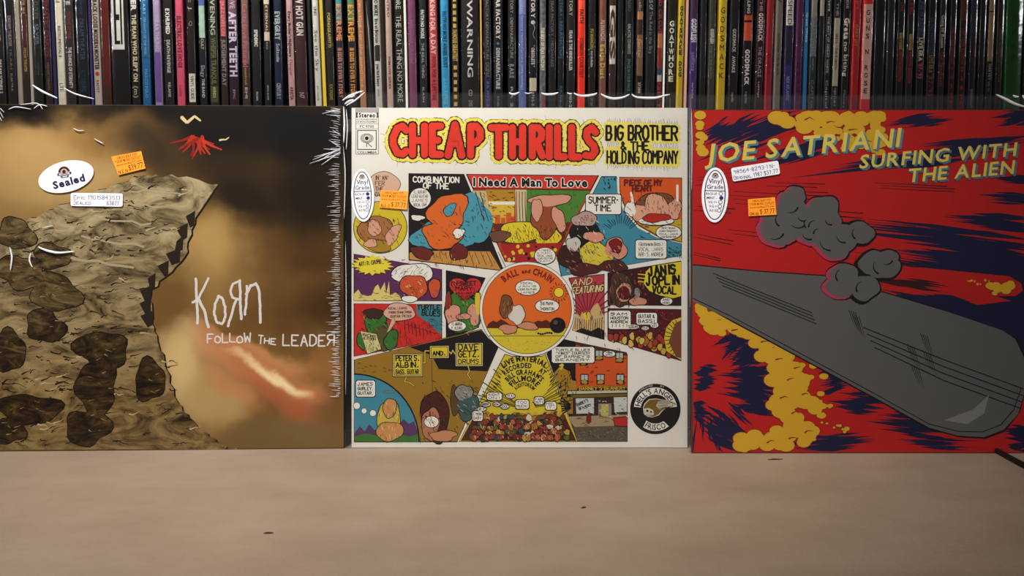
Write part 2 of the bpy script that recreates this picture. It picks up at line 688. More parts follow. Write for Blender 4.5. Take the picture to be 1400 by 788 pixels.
def price_sticker(M, parent, quad, price, note):
    mb = MB(M, ST + 0.0002)
    q = []
    for i in range(4):                         # corners, with a scalloped cut along the short sides
        a, c = quad[i], quad[(i + 1) % 4]
        k = 2 if i % 2 == 0 else 12
        for j in range(k):
            t = j / k
            wob = 0 if i % 2 == 0 else (0.35 if j % 2 else 0)
            q.append((a[0] + (c[0] - a[0]) * t + wob, a[1] + (c[1] - a[1]) * t))
    sheet(mb, q, ORANGE_ST)

    def T(u, v):
        a = [quad[0][k] + (quad[1][k] - quad[0][k]) * u for k in (0, 1)]
        d = [quad[3][k] + (quad[2][k] - quad[3][k]) * u for k in (0, 1)]
        return (a[0] + (d[0] - a[0]) * v, a[1] + (d[1] - a[1]) * v)
    H = math.hypot(quad[3][0] - quad[0][0], quad[3][1] - quad[0][1])
    red = '#8c2f10'
    font_line(mb, 'VINYL BAY 777', T(.16, .20), T(.84, .20), H * .13, red, 1, 'b')
    font_line(mb, 'YOUR MUSIC OUTLET', T(.05, .38), T(.95, .38), H * .13, red, 1, 'b')
    font_line(mb, 'www.vinylbay777.com', T(.06, .55), T(.94, .55), H * .10, red, 1, 'b')
    font_line(mb, price, T(.42, .90), T(.95, .90), H * .27, '#6e2208', 1, 'r')
    pen_line(mb, note, T(.05, .95), T(.38, .95), H * .16, '#6e2208', .6, 1, .2)
    o = mb.build('price_sticker', parent)
    o['label'] = 'orange price sticker'


def written_label(M, parent, A, B, h, lines):
    mb = MB(M, ST)
    tx, ty = B[0] - A[0], B[1] - A[1]
    L = math.hypot(tx, ty)
    ux, uy = tx / L, ty / L
    nx, ny = -uy, ux

    def T(u, v):
        return (A[0] + ux * u * L + nx * v * h, A[1] + uy * u * L + ny * v * h)
    pts = []
    rr = 2.6
    for (u, v, a0) in ((rr / L, rr / h, 180), (1 - rr / L, rr / h, 270), (1 - rr / L, 1 - rr / h, 0), (rr / L, 1 - rr / h, 90)):
        for a in range(a0, a0 + 91, 30):
            p = T(u, v)
            ca, sa = math.cos(math.radians(a)) * rr, math.sin(math.radians(a)) * rr
            pts.append((p[0] + ux * ca + nx * sa, p[1] + uy * ca + ny * sa))
    sheet(mb, pts, WHITE_ST)
    for (t, u0, u1, v, hh) in lines:
        pen_line(mb, t, T(u0, v), T(u1, v), hh, '#33346a', .65, 1, .35, .72)
    o = mb.build('handwritten_label', parent)
    o['label'] = 'white label with handwritten ink notes'


def crimp_glints(M, bag, items):
    """raised creases of the heat-shrunk wrap, whitened for the light they catch"""
    mb = MB(M, 0.0016)
    for (x0, y0, x1, y1, w) in items:
        a, c = mb.px(x0, y0), mb.px(x1, y1)
        k = w / 1500.0 * .7
        bag.tube([a, ((a[0] + c[0]) / 2, a[1] - k * .4, (a[2] + c[2]) / 2), c], [k * .25, k * .5, k * .5], CRIMP_GLINT, 5)


def fold_glints(M, bag, lines):  # white tubes painted as highlights along the plastic folds
    for pts, w in lines:
        mb = MB(M, 0.0020)
        # smooth the polyline
        P = [mb.px(x, y) for x, y in pts]
        out = []
        for i in range(len(P) - 1):
            for j in range(6):
                t = j / 6
                p0, p1, p2, p3 = P[max(i - 1, 0)], P[i], P[i + 1], P[min(i + 2, len(P) - 1)]
                out.append(tuple(0.5 * ((2 * p1[k]) + (-p0[k] + p2[k]) * t + (2 * p0[k] - 5 * p1[k] + 4 * p2[k] - p3[k]) * t * t
                                        + (-p0[k] + 3 * p1[k] - 3 * p2[k] + p3[k]) * t ** 3) for k in range(3)))
        out.append(P[-1])
        n = len(out)
        bag.tube(out, [w / 1500.0 * 0.5 * (0.35 + 0.65 * math.sin(math.pi * (i + .5) / n)) for i in range(n)], FOLD_GLINT, 8)


# ---- left album: smoky brown cover ---------------------------------------
def smoke_material(mb, base, blobs, name='smoky_print', noise_scale=14, warp=0.035):
    m, nt, b, out = new_mat(name)
    N = nt.nodes.new
    L = nt.links.new
    b.inputs['Roughness'].default_value = 0.6
    b.inputs['Specular IOR Level'].default_value = 0.08
    tc = N('ShaderNodeTexCoord')
    nz = N('ShaderNodeTexNoise')
    nz.inputs['Scale'].default_value = noise_scale
    nz.inputs['Detail'].default_value = 6
    sub = N('ShaderNodeVectorMath')
    sub.operation = 'SUBTRACT'
    sub.inputs[1].default_value = (.5, .5, .5)
    sc = N('ShaderNodeVectorMath')
    sc.operation = 'SCALE'
    sc.inputs['Scale'].default_value = warp * 2
    ad = N('ShaderNodeVectorMath')
    L(tc.outputs['Object'], nz.inputs['Vector'])
    L(nz.outputs['Color'], sub.inputs[0])
    L(sub.outputs[0], sc.inputs[0])
    L(tc.outputs['Object'], ad.inputs[0])
    L(sc.outputs[0], ad.inputs[1])
    col = None
    for (x, y, rx, ry, rot, c, k) in blobs:
        p = mb.px(x, y)
        s = N('ShaderNodeMapping')
        s.vector_type = 'TEXTURE'
        s.inputs['Location'].default_value = (p[0], 0, p[2])
        s.inputs['Rotation'].default_value = (0, math.radians(rot), 0)
        s.inputs['Scale'].default_value = (rx / 1500.0, 1000.0, ry / 1500.0)
        L(ad.outputs[0], s.inputs[0])
        ln = N('ShaderNodeVectorMath')
        ln.operation = 'LENGTH'
        L(s.outputs[0], ln.inputs[0])
        mr = N('ShaderNodeMapRange')
        mr.interpolation_type = 'SMOOTHSTEP'
        mr.inputs[1].default_value = 0.15
        mr.inputs[2].default_value = 1.0
        mr.inputs[3].default_value = k
        mr.inputs[4].default_value = 0.0
        L(ln.outputs['Value'], mr.inputs[0])
        mx = N('ShaderNodeMixRGB')
        L(mr.outputs[0], mx.inputs[0])
        if col is None:
            mx.inputs[1].default_value = rgb(base)
        else:
            L(col, mx.inputs[1])
        mx.inputs[2].default_value = rgb(c)
        col = mx.outputs[0]
    L(col, b.inputs['Base Color'])
    return m


def rock_material(name='rough_tan_print', ramp=('#2e2416', '#7d6e4e', '#b0a07a', '#d6c79c'), scale=22):
    m, nt, b, out = new_mat(name)
    N = nt.nodes.new
    L = nt.links.new
    b.inputs['Roughness'].default_value = 0.6
    b.inputs['Specular IOR Level'].default_value = 0.08
    tc = N('ShaderNodeTexCoord')
    mp = N('ShaderNodeMapping')
    mp.inputs['Scale'].default_value = (1, 1, 2.2)
    mp.inputs['Rotation'].default_value = (0, math.radians(18), 0)
    n1 = N('ShaderNodeTexNoise')
    n1.inputs['Scale'].default_value = scale
    n1.inputs['Detail'].default_value = 9
    n1.inputs['Roughness'].default_value = .7
    n1.inputs['Distortion'].default_value = 1.3
    rp = N('ShaderNodeValToRGB')
    els = rp.color_ramp.elements
    els[0].position, els[0].color = .33, rgb(ramp[0])
    els[1].position, els[1].color = .70, rgb(ramp[3])
    e = els.new(.43)
    e.color = rgb(ramp[1])
    e = els.new(.53)
    e.color = rgb(ramp[2])
    L(tc.outputs['Object'], mp.inputs[0])
    L(mp.outputs[0], n1.inputs['Vector'])
    L(n1.outputs['Fac'], rp.inputs[0])
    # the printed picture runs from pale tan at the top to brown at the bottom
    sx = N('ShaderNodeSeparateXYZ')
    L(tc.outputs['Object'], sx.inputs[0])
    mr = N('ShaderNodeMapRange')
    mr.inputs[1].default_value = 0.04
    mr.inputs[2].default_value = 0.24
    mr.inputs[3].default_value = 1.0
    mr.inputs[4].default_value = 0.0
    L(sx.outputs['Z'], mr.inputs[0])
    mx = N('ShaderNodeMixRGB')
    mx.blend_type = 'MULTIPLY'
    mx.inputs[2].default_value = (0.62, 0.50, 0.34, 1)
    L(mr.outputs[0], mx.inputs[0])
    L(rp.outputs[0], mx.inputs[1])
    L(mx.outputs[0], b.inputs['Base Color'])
    return m


M1 = album_matrix(235, 615.5, 1.9)
a1 = thing('record_album', 'record sleeve at left with smoky brown cover and scratchy white lettering', 'record', M1,
           'albums displayed on the counter')
b = MB(M1)
smoke = smoke_material(b, '#7d5c30', [
    (60, 215, 170, 95, 0, '#bd9a62', 1.0), (20, 300, 120, 90, 0, '#a1804d', .9), (150, 200, 100, 55, 20, '#997440', .9),
    (90, 250, 120, 60, 0, '#c4a36a', .85),
    (235, 148, 360, 36, 0, '#16130f', 1.0), (20, 138, 150, 40, 0, '#0a0909', 1.0), (400, 190, 230, 130, 20, '#0f0d0c', 1.0),
    (300, 180, 150, 80, 0, '#151210', 1.0), (200, 205, 90, 44, 25, '#352b1d', .9), (345, 270, 140, 60, 30, '#241a11', .95), (440, 270, 90, 80, 0, '#1a120d', .9),
    (290, 335, 84, 70, 20, '#c39f62', 1.0), (300, 400, 70, 60, 0, '#a8854c', .8), (430, 350, 100, 60, 0, '#523619', .9), (380, 410, 120, 60, 0, '#6d4d25', .8),
    (440, 430, 80, 70, 0, '#452d13', .9), (250, 500, 64, 84, 0, '#d8bb82', 1.0), (300, 540, 70, 80, 30, '#c0a06a', .9), (320, 480, 130, 26, 25, '#dcb883', .9),
    (330, 470, 110, 16, 20, '#c98f60', .7), (370, 480, 90, 14, 18, '#d09a66', .7), (360, 505, 140, 36, 28, '#c67d50', 1.0), (410, 520, 80, 20, 24, '#d08a5c', .8), (320, 525, 80, 18, 38, '#cc8658', .6), (375, 505, 80, 11, 26, '#ffe9b4', 1.0), (400, 545, 110, 28, 32, '#b0643f', .85), (430, 590, 100, 40, 10, '#7f6840', .9),
    (350, 600, 70, 34, 0, '#76603a', .8), (440, 500, 70, 30, 20, '#a8763f', .7),
], noise_scale=11, warp=0.045)
X0, X1, Z1 = sleeve_box(b, -2, 470, 144, paint('#4a3a22'), smoke)
# rough tan mass with a broken edge, a plain textured shape
q = random.Random(3)
top = [(-1, 322), (40, 300), (95, 276), (150, 256), (185, 241), (235, 240), (298, 252)]
right = [(268, 300), (252, 352), (206, 398), (208, 440), (222, 486), (242, 552), (272, 586), (308, 612), (330, 614.5)]
pts = []
for seq in (top, right):
    for i in range(len(seq) - 1):
        for j in range(7):
            t = j / 7
            pts.append((seq[i][0] + (seq[i + 1][0] - seq[i][0]) * t + q.uniform(-3, 3),
                        seq[i][1] + (seq[i + 1][1] - seq[i][1]) * t + q.uniform(-2.2, 2.2)))
    pts.append(seq[-1])
pts[0] = (-1, 322)
pts.append((-1, 614.8))
b.poly([(x + 2.4 if 0 < x < 330 else x, y + (-1.2 if 0 < x < 200 else 1.5) if y < 613 else y) for x, y in pts], '#20160d', 1)
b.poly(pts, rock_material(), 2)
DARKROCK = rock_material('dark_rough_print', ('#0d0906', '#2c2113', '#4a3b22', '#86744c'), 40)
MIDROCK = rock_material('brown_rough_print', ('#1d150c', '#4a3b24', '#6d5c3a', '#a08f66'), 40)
# darker broken facets and pale veins
for i in range(9):
    x = 215 + q.uniform(-14, 46) - i * 0
    y = 300 + i * 17
    xx = {0: 268, 1: 258, 2: 252, 3: 248, 4: 232, 5: 214, 6: 208, 7: 208, 8: 212}[i]
    b.poly([(xx - q.uniform(10, 22), y - 4), (xx - 1, y - 12), (xx - 2, y + 8), (xx - q.uniform(6, 14), y + 12)], '#2b2016', 3)
for i in range(330):
    x = q.uniform(2, 262)
    y = q.uniform(305 if x < 120 else 256, 610)
    if x > 196 and 330 < y < 490 or x > 235 and y > 285 and y < 560:
        continue
    L_ = q.uniform(5, 20)
    a = q.uniform(-.5, .35)
    c_ = q.choice(['#1d150c', '#2c2014', '#1a120a', '#150f08', '#c9b98e'])
    n_ = [(x + L_ * k / 4 * math.cos(a) + q.uniform(-1, 1), y + L_ * k / 4 * math.sin(a) + q.uniform(-1.6, 1.6)) for k in range(5)]
    b.stroke(n_, q.uniform(1.2, 2.6), c_, 3, False, .4)
    if q.random() < .3:
        b.disc(x + q.uniform(-9, 9), y + q.uniform(-6, 6), q.uniform(.7, 1.8), '#1d150c', 3, 7, .8)
for (x, y, rx, ry, c) in ((22, 320, 24, 22, '#6d5c3c'), (28, 372, 30, 24, '#53452c'), (75, 400, 34, 26, '#5f5034'), (62, 446, 26, 22, '#4a3c25'),
                          (14, 480, 22, 26, '#17110b'), (140, 478, 34, 26, '#4d3f27'), (132, 530, 30, 34, '#44371f'), (120, 585, 28, 26, '#3d311c'),
                          (40, 560, 40, 22, '#50432a'), (205, 520, 22, 26, '#3c301c'), (12, 590, 22, 18, '#3a2e1b'), (72, 350, 26, 16, '#7b6a47')):
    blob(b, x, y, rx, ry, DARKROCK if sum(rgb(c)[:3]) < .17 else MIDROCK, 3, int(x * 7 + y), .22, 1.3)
    for k in range(9):
        ax = x + q.uniform(-.7, .7) * rx
        ay = y + q.uniform(-.7, .6) * ry
        b.stroke([(ax, ay), (ax + q.uniform(3, 9), ay + q.uniform(-3, 4))], q.uniform(.8, 1.8), q.choice(['#1b140c', '#a08e64', '#241a10', '#8a784f']), 5, False, .3)
for (p0, p1, w) in (((112, 322), (196, 338), 3), ((128, 296), (206, 308), 2.6), ((150, 276), (222, 284), 2.2), ((176, 260), (246, 262), 1.8), ((86, 350), (182, 366), 3.2)):
    m_ = [(p0[0] + (p1[0] - p0[0]) * k / 6, p0[1] + (p1[1] - p0[1]) * k / 6 + q.uniform(-3, 3)) for k in range(7)]
    b.stroke(m_, w, '#b9a987', 3, True)
# a dab of red and cream brush strokes
for k in range(15):
    a = math.radians(20 + k * 10)
    x0, y0 = 270 + q.uniform(-8, 8), 188 + q.uniform(-3, 5)
    L_ = q.uniform(22, 36)
    b.stroke([(x0, y0), (x0 + L_ * .5 * math.cos(a) + q.uniform(-2, 2), y0 + L_ * .5 * math.sin(a)), (x0 + L_ * math.cos(a), y0 + L_ * .85 * math.sin(a))],
             q.uniform(3, 6), q.choice(['#b5301f', '#c43a26', '#8f2016', '#a82a1a']), 3 + k % 2, True, 2)
for (x, y, dx, dy, w_) in ((248, 160, 26, 5, 5), (300, 192, 13, -4, 3)):
    b.stroke([(x, y), (x + dx * .3, y + dy + 3), (x + dx * .7, y - 1), (x + dx, y + dy)], w_, '#d6c48e', 5, True, w_ * .5)
# logo lettering
LOGO = '#ece4e2'


def scratch(pts, w):
    out = []
    for i in range(len(pts) - 1):
        for j in range(4):
            t = j / 4
            out.append((pts[i][0] + (pts[i + 1][0] - pts[i][0]) * t + R.uniform(-.5, .5), pts[i][1] + (pts[i + 1][1] - pts[i][1]) * t + R.uniform(-.5, .5)))
    out.append(pts[-1])
    b.stroke(out, w, LOGO, 6)
    for (x, y) in out[::2]:
        b.disc(x, y, w * .62, LOGO, 6, 5)


scratch([(268, 382), (269, 400), (270, 424), (270, 442)], 3.6)
scratch([(264, 414), (272, 408), (285, 381)], 3.2)
scratch([(271, 408), (279, 424), (285, 447)], 3.8)
scratch([(299, 405), (294, 416), (293, 430), (297, 441), (304, 443), (308, 434), (308, 420), (304, 408), (299, 405)], 3.4)
scratch([(328, 384), (329, 400), (329, 420), (330, 436)], 3.6)
scratch([(328, 385), (319, 388), (315, 397), (318, 407), (328, 410)], 3.2)
scratch([(324, 409), (318, 424), (312, 446)], 3.4)
scratch([(338, 392), (337, 410), (335, 430)], 3.4)
scratch([(337, 402), (343, 391), (350, 388), (354, 396), (356, 418), (356, 441)], 3.6)
pen_line(b, 'FoLLoW', (284, 469), (346, 468), 12, LOGO, 2.0, 6, .8, .72)
pen_line(b, 'The', (353, 469), (379, 471), 11, LOGO, 1.8, 6, .6, .7)
pen_line(b, 'LEADE\u042f', (387, 472), (460, 473), 14.5, LOGO, 2.1, 6, .8)
b.build('sleeve', a1)
bag = plastic_bag(X0, X1, Z1 + 0.0006, SHRINK)
sealed_sticker(M1, a1)
written_label(M1, a1, (98, 264), (169, 265), 18, [('Epic 19015843513', .06, .97, .48, 5.2), ('Sealed', .06, .40, .88, 5.2), ('63877', .70, .94, .90, 5.2)])
price_sticker(M1, a1, [(153, 215), (194, 207), (200, 231), (163, 240)], '$39.77', 'N E.N')
cr = []
for y in range(150, 545, 3):
    if 205 < y < 226 and R.random() < .4:
        continue
    L_ = R.uniform(4, 13) if R.random() < .75 else R.uniform(12, 20)
    x = 466 - (R.uniform(0, 3))
    cr.append((x - L_, y + R.uniform(-1, 1) - (2 if y < 200 else 0), x, y + R.uniform(-.6, .6), R.uniform(.9, 1.6)))
for (x0, y0, y1) in ((424, 224, 214), (430, 215, 210), (428, 219, 208), (436, 221, 207), (443, 204, 210), (450, 192, 206), (446, 152, 158), (452, 158, 163), (441, 156, 154), (455, 178, 190), (440, 226, 212)):
    cr.append((x0, y0, 466, y1 - 4, 2.2))
for (x0, y0, x1, y1) in ((0, 147, 7, 154), (1, 152, 6, 162), (0, 158, 4, 166)):
    cr.append((x0, y0, x1, y1, 1.6))
crimp_glints(M1, bag, cr)
fold_glints(M1, bag, [([(46, 117), (60, 126), (80, 135)], 3.2), ([(89, 121), (104, 129), (130, 136)], 2.2)])
# white ridges standing in for reflections in the wrap at the left side
fold_glints(M1, bag, [([(15, 338), (18, 352), (16, 370)], 2.4), ([(44, 346), (42, 356), (46, 366)], 2.2), ([(54, 338), (66, 343), (82, 346), (103, 344)], 3.6),
               ([(60, 312), (68, 310), (74, 309)], 1.4),
               ([(102, 176), (108, 179), (116, 179)], 1.4), ([(130, 190), (137, 194), (143, 197)], 1.2), ([(14, 150), (24, 147), (44, 150)], 1.6), ([(48, 149), (56, 144), (66, 146)], 1.6), ([(30, 144), (52, 142), (60, 150)], 1.3)])
bag.build('shrink_wrap', a1)

# ---- middle album: white cover with comic lettering and coloured panels ----
M2 = album_matrix(708, 613.0, 0.0)
a2 = thing('record_album', 'record sleeve in the middle with white cover, shaggy red title and bright comic panels', 'record', M2,
           'albums displayed on the counter')
b = MB(M2)
PAPER = paint('#e9e5dc')
X0, X1, Z1 = sleeve_box(b, 480.5, 940.5, 147.5, PAPER, PAPER)
BLK = '#120d0e'
RED, YEL, ORG, TEAL = '#cf3021', '#e3cf31', '#dd5a1c', '#4b9cae'
TAN, PNK, OCH, GRN, PUR = '#c39551', '#dba58a', '#997218', '#4a7f2c', '#5d2759'
WHT = '#ece8de'
q = random.Random(11)


def panel(pts, col, layer=2, line=1.0):
    cx = sum(p[0] for p in pts) / len(pts)
    cy = sum(p[1] for p in pts) / len(pts)
    b.poly(pts, BLK, layer)
    ins = []
    for x, y in pts:
        d = math.hypot(x - cx, y - cy)
        ins.append((x + (cx - x) / d * line * 1.3, y + (cy - y) / d * line * 1.3))
    b.poly(ins, col, layer + 1)


def hatch(x0, y0, x1, y1, n, layer, cols=(BLK,), ang=0.8, L0=3, L1=8, w=.9):
    for _ in range(n):
        x, y = q.uniform(x0, x1), q.uniform(y0, y1)
        a = ang + q.uniform(-.35, .35)
        L_ = q.uniform(L0, L1)
        b.stroke([(x, y), (x + L_ * math.cos(a), y + L_ * math.sin(a))], w, q.choice(cols), layer, False, .25)


def bubble(cx, cy, rx, ry, layer, lines=(), col=WHT, pw=.6, sq=False, hh=None):
    if sq:
        pts = [(cx - rx, cy - ry + 2), (cx - rx + 2, cy - ry), (cx + rx - 2, cy - ry), (cx + rx, cy - ry + 2),
               (cx + rx, cy + ry - 2), (cx + rx - 2, cy + ry), (cx - rx + 2, cy + ry), (cx - rx, cy + ry - 2)]
        big = [(x + (1 if x > cx else -1), y + (1 if y > cy else -1)) for x, y in pts]
        b.poly(big, BLK, layer)
        b.poly(pts, col, layer + 1)
    else:
        b.disc(cx, cy, rx + 1, BLK, layer, 22, ry + 1)
        b.disc(cx, cy, rx, col, layer + 1, 22, ry)
    n = len(lines)
    for i, t in enumerate(lines):
        step = 2 * ry * .84 / n
        h = (hh or step * .68)
        y = cy - ry * .84 + step * i + step * .84
        k = .82 if sq or n == 1 else (.62 if i in (0, n - 1) else .78)
        pen_line(b, t, (cx - rx * k, y), (cx + rx * k, y), h, BLK, pw, layer + 2, .15)


def sunrays(cx, cy, r0, r1, a0, a1, n, w, col, layer):
    for i in range(n):
        a = math.radians(a0 + (a1 - a0) * (i + .5) / n) + q.uniform(-.02, .02)
        rr = r1 * q.uniform(.75, 1.0)
        b.stroke([(cx + r0 * math.cos(a), cy + r0 * math.sin(a)), (cx + rr * math.cos(a), cy + rr * math.sin(a))], w, col, layer, False, w * 1.6)


# label block at the top left
b.poly([(487, 148), (517, 148), (517, 154), (487, 154)], '#a5a4a2', 1)
b.stroke([(486.5, 148), (486.5, 211), (517.5, 211), (517.5, 148)], .8, '#77736f', 1, False)
b.poly([(487, 154), (489.5, 154), (488.6, 157.5), (489.5, 161), (487, 161)], BLK, 1)
b.poly([(517, 154), (514.5, 154), (515.4, 157.5), (514.5, 161), (517, 161)], BLK, 1)
font_line(b, 'Stereo', (490.5, 160.4), (513, 160.4), 5.6, '#24201f', 1, 'x')
for y in (163.6, 166.8):
    font_line(b, 'ALSO PLAYABLE ON MONO' if y < 165 else 'OR MONO EQUIPMENT', (487.5, y + .8), (516, y + .8), 1.9, '#35302f', 1, 'b')
b.stroke([(487, 169.2), (517, 169.2)], .6, '#77736f', 1, False)
font_line(b, 'PC 9700', (492, 174.8), (511, 174.8), 3.4, '#4b4744', 1)
b.stroke([(487, 176.3), (517, 176.3)], .6, '#77736f', 1, False)
b.poly([(488.4, 178), (515, 178), (515, 205), (488.4, 205)], '#24201f', 1)
b.poly([(489.5, 179.1), (513.9, 179.1), (513.9, 203.9), (489.5, 203.9)], WHT, 2)
for i, (rx, ry) in enumerate(((9.0, 6.6), (7.6, 6.0), (6.2, 5.2), (4.8, 4.4))):
    b.disc(501.6, 189.3, rx, '#3a3633', 3 + 2 * i, 22, ry)
    b.disc(501.6, 189.3, rx - .7, WHT, 4 + 2 * i, 22, ry - .45)
b.disc(501.6, 189.3, 2.7, '#16131a', 12, 16)
b.stroke([(501.2, 196), (501.2, 201)], 1, '#3a3633', 3, False)
b.stroke([(502, 195.5), (508.5, 201)], 1, '#3a3633', 3, False)
font_line(b, 'COLUMBIA', (488.6, 210.2), (515.2, 210.2), 3.3, '#35302f', 1)

# shaggy title -----------------------------------------------------------
letters = [('C', 532, 560, 168, 216), ('H', 559.5, 585, 168, 216), ('E', 586.5, 607, 168, 216), ('A', 608, 636, 166, 217),
           ('P', 637, 662, 168, 217), ('T', 667.5, 696, 170, 218), ('H', 696, 719, 170, 218), ('R', 721.5, 747, 170, 218),
           ('I', 746, 756, 170, 219), ('L', 757.5, 776, 170, 219), ('L', 777, 796, 170, 219.5), ('S', 796, 819, 170, 219)]
PT = {'C': [[(1, .86), (.72, 1), (.35, .92), (.05, .6), (.05, .36), (.35, .06), (.75, .02), (1, .12)]],
      'S': [[(.98, .84), (.62, 1), (.2, .9), (.1, .7), (.35, .53), (.8, .38), (.95, .2), (.6, .02), (.02, .05)]],
      'P': [[(.12, 0), (.12, 1), (.6, 1), (.95, .84), (.95, .6), (.6, .44), (.14, .44)]],
      'R': [[(.1, 0), (.1, 1), (.6, 1), (.9, .85), (.85, .62), (.5, .5), (.14, .5)], [(.5, .48), (.95, 0)]]}
paths = []
for (ch, x0, x1, y0, y1) in letters:
    hw = 4.6
    lines = PT.get(ch) or pen_glyph(ch)
    for ln in lines:
        xs = [(x0 + hw + u * max(x1 - x0 - 2 * hw, 0.1), y1 - hw - v * (y1 - y0 - 2 * hw)) for u, v in ln]
        if ch == 'I':
            xs = [((x0 + x1) / 2, y) for _, y in xs]
        dense = []
        for i in range(len(xs) - 1):
            (ax, ay), (bx, by) = xs[i], xs[i + 1]
            k = max(1, int(math.hypot(bx - ax, by - ay) / 2.2))
            dense += [(ax + (bx - ax) * j / k, ay + (by - ay) * j / k) for j in range(k)]
        dense.append(xs[-1])
        paths.append(dense)


def fuzzy(paths, r, spread, mat, layer, n_spike, spike, sw):
    for d in paths:
        for (x, y) in d:
            b.disc(x, y, r + q.uniform(-spread, spread), mat, layer, 9, rot=q.uniform(0, 1))
            for _ in range(n_spike):
                a = q.uniform(0, 6.283)
                L_ = r + q.uniform(.3, 1) * spike
                ca, sa = math.cos(a), math.sin(a)
                b.poly([(x + ca * r * .8 - sa * sw, y + sa * r * .8 + ca * sw), (x + ca * L_, y + sa * L_), (x + ca * r * .8 + sa * sw, y + sa * r * .8 - ca * sw)], mat, layer)


# fine hairs first, then the yellow glow with its thin dark rim, the black fringe and the red letters
fuzzy(paths, 12.0, .4, '#6f6420', 1, 0, 0, 0)
for d in paths:
    for (x, y) in d[::2]:
        a = q.uniform(0, 6.283)
        L_ = q.uniform(14, 19)
        b.stroke([(x + 10 * math.cos(a), y + 10 * math.sin(a)), (x + L_ * math.cos(a), y + L_ * math.sin(a))], .55, '#5b5228', 1, False, .2)
fuzzy(paths, 11.2, .5, '#efdf62', 2, 2, 2.8, .7)
fuzzy(paths, 7.2, .4, '#2a0a0a', 3, 3, 3.2, .7)
fuzzy(paths, 5.0, .2, '#e23a26', 4, 0, 0, 0)
for d in paths:
    b.stroke(d, 9.4, '#e23a26', 4)
# the second title
for (t, A, B, h, w, halo) in (('BIG BROTHER', (829, 191.5), (928, 191.8), 19, 3.3, True), ('& THE', (849, 205), (889, 205), 11.0, 2.5, True),
                              ('HOLDING COMPANY', (830, 223.2), (928, 223.6), 16.5, 2.5, True)):
    R.seed(5)
    pen_line(b, t, A, B, h, BLK, w, 4, .4, .8, 0, .74)
for (x0, y0, x1, y1) in ((830, 180, 926, 183), (850, 199, 887, 199), (831, 213, 926, 216)):
    k = int((x1 - x0) / 2.4)
    for i in range(k + 1):
        x = x0 + (x1 - x0) * i / k
        y = y0 + (y1 - y0) * i / k
        hh = 12.5 if y0 < 190 else (7 if y0 < 205 else 11)
        for yy in (y - hh * .7, y, y + hh * .7):
            b.disc(x, yy, 5 + q.uniform(-.6, .6), '#efdf62', 2, 7)
        for s in (-1, 1):
            yy = y + s * (hh * .7 + 4)
            b.stroke([(x, yy), (x + q.uniform(-2, 2), yy + s * q.uniform(3, 8))], .6, '#5b5228', 1, False, .2)

# coloured panels, plain fields and soft shapes -----------------------------
# yellow roundel with a flesh-coloured speech balloon
blob(b, 525, 252, 21, 17, '#d9b39a', 1, 4, .06, .8)
for i, t in enumerate(("IN' AN'", 'FER', 'THE', 'OV')):
    pen_line(b, t, (513, 246 + i * 7.6), (513 + (19, 14, 12, 9)[i], 246 + i * 7.6), 5.6, '#4a2a1c', .9, 3, .2)
b.disc(520, 311, 37, BLK, 3, 40, 36)
b.disc(520, 311, 36, '#d6c02b', 4, 40, 35)
blob(b, 515, 318, 22, 24, '#a9713c', 5, 21, .16, 1)
blob(b, 512, 312, 9, 11, PNK, 7, 22, .1, .8)
blob(b, 519, 337, 15, 8, '#a88522', 7, 23, .12, .8)
blob(b, 537, 321, 8, 14, PNK, 7, 24, .2, .8, .5)
blob(b, 507, 333, 8, 6, PNK, 9, 25, .2, .8)
hatch(490, 290, 545, 335, 50, 11, ('#6b3f1c', BLK), 1.0, 3, 8)
hatch(487, 300, 500, 330, 30, 5, (BLK,), 1.5, 1, 2.5)

# black panel, orange and turquoise shapes
panel([(558.5, 237), (634.5, 238), (689.5, 371), (558.5, 356)], '#170f10')
blob(b, 646, 300, 26, 34, TEAL, 4, 31, .14, 1)
blob(b, 606, 322, 40, 22, TEAL, 4, 36, .18, 1)
b.poly([(560, 345.5), (600, 343), (670, 344), (685, 369.5), (640, 364), (560, 354.8)], '#c48f45', 6)
for x in range(585, 684, 8):
    b.stroke([(x, 344.5), (x + (x - 590) * .12, 352 + (x - 585) * .15)], .8, '#4a2c10', 7, False)
blob(b, 612, 292, 27, 26, '#dd6a24', 7, 33, .24, 1.4)
blob(b, 604, 323, 26, 17, '#dd6a24', 7, 34, .2, 1.4, .4)
blob(b, 577, 346, 15, 8, '#6b241a', 9, 35, .16, 1, .4)
blob(b, 627, 345, 13, 10, '#6b241a', 9, 37, .16, 1)
blob(b, 627, 319, 8, 6, WHT, 10, 38, .25, 1)
blob(b, 571, 298, 8, 4, WHT, 10, 39, .25, 1)
blob(b, 615, 287, 6, 10, TEAL, 9, 40, .2, 1, .5)
for (t, y, x0, x1) in (('COMBINATION', 249, 565, 629), ('OF THE', 257.6, 579, 615)):
    pen_line(b, t, (x0, y), (x1, y + .5), 7.2, WHT, 1.7, 5, .3)
bubble(574.5, 271.5, 14.5, 14, 10, ('(L. GUITAR)', 'LEAD GUITAR', 'JAMES', 'VOCAL SAM'), pw=.5)

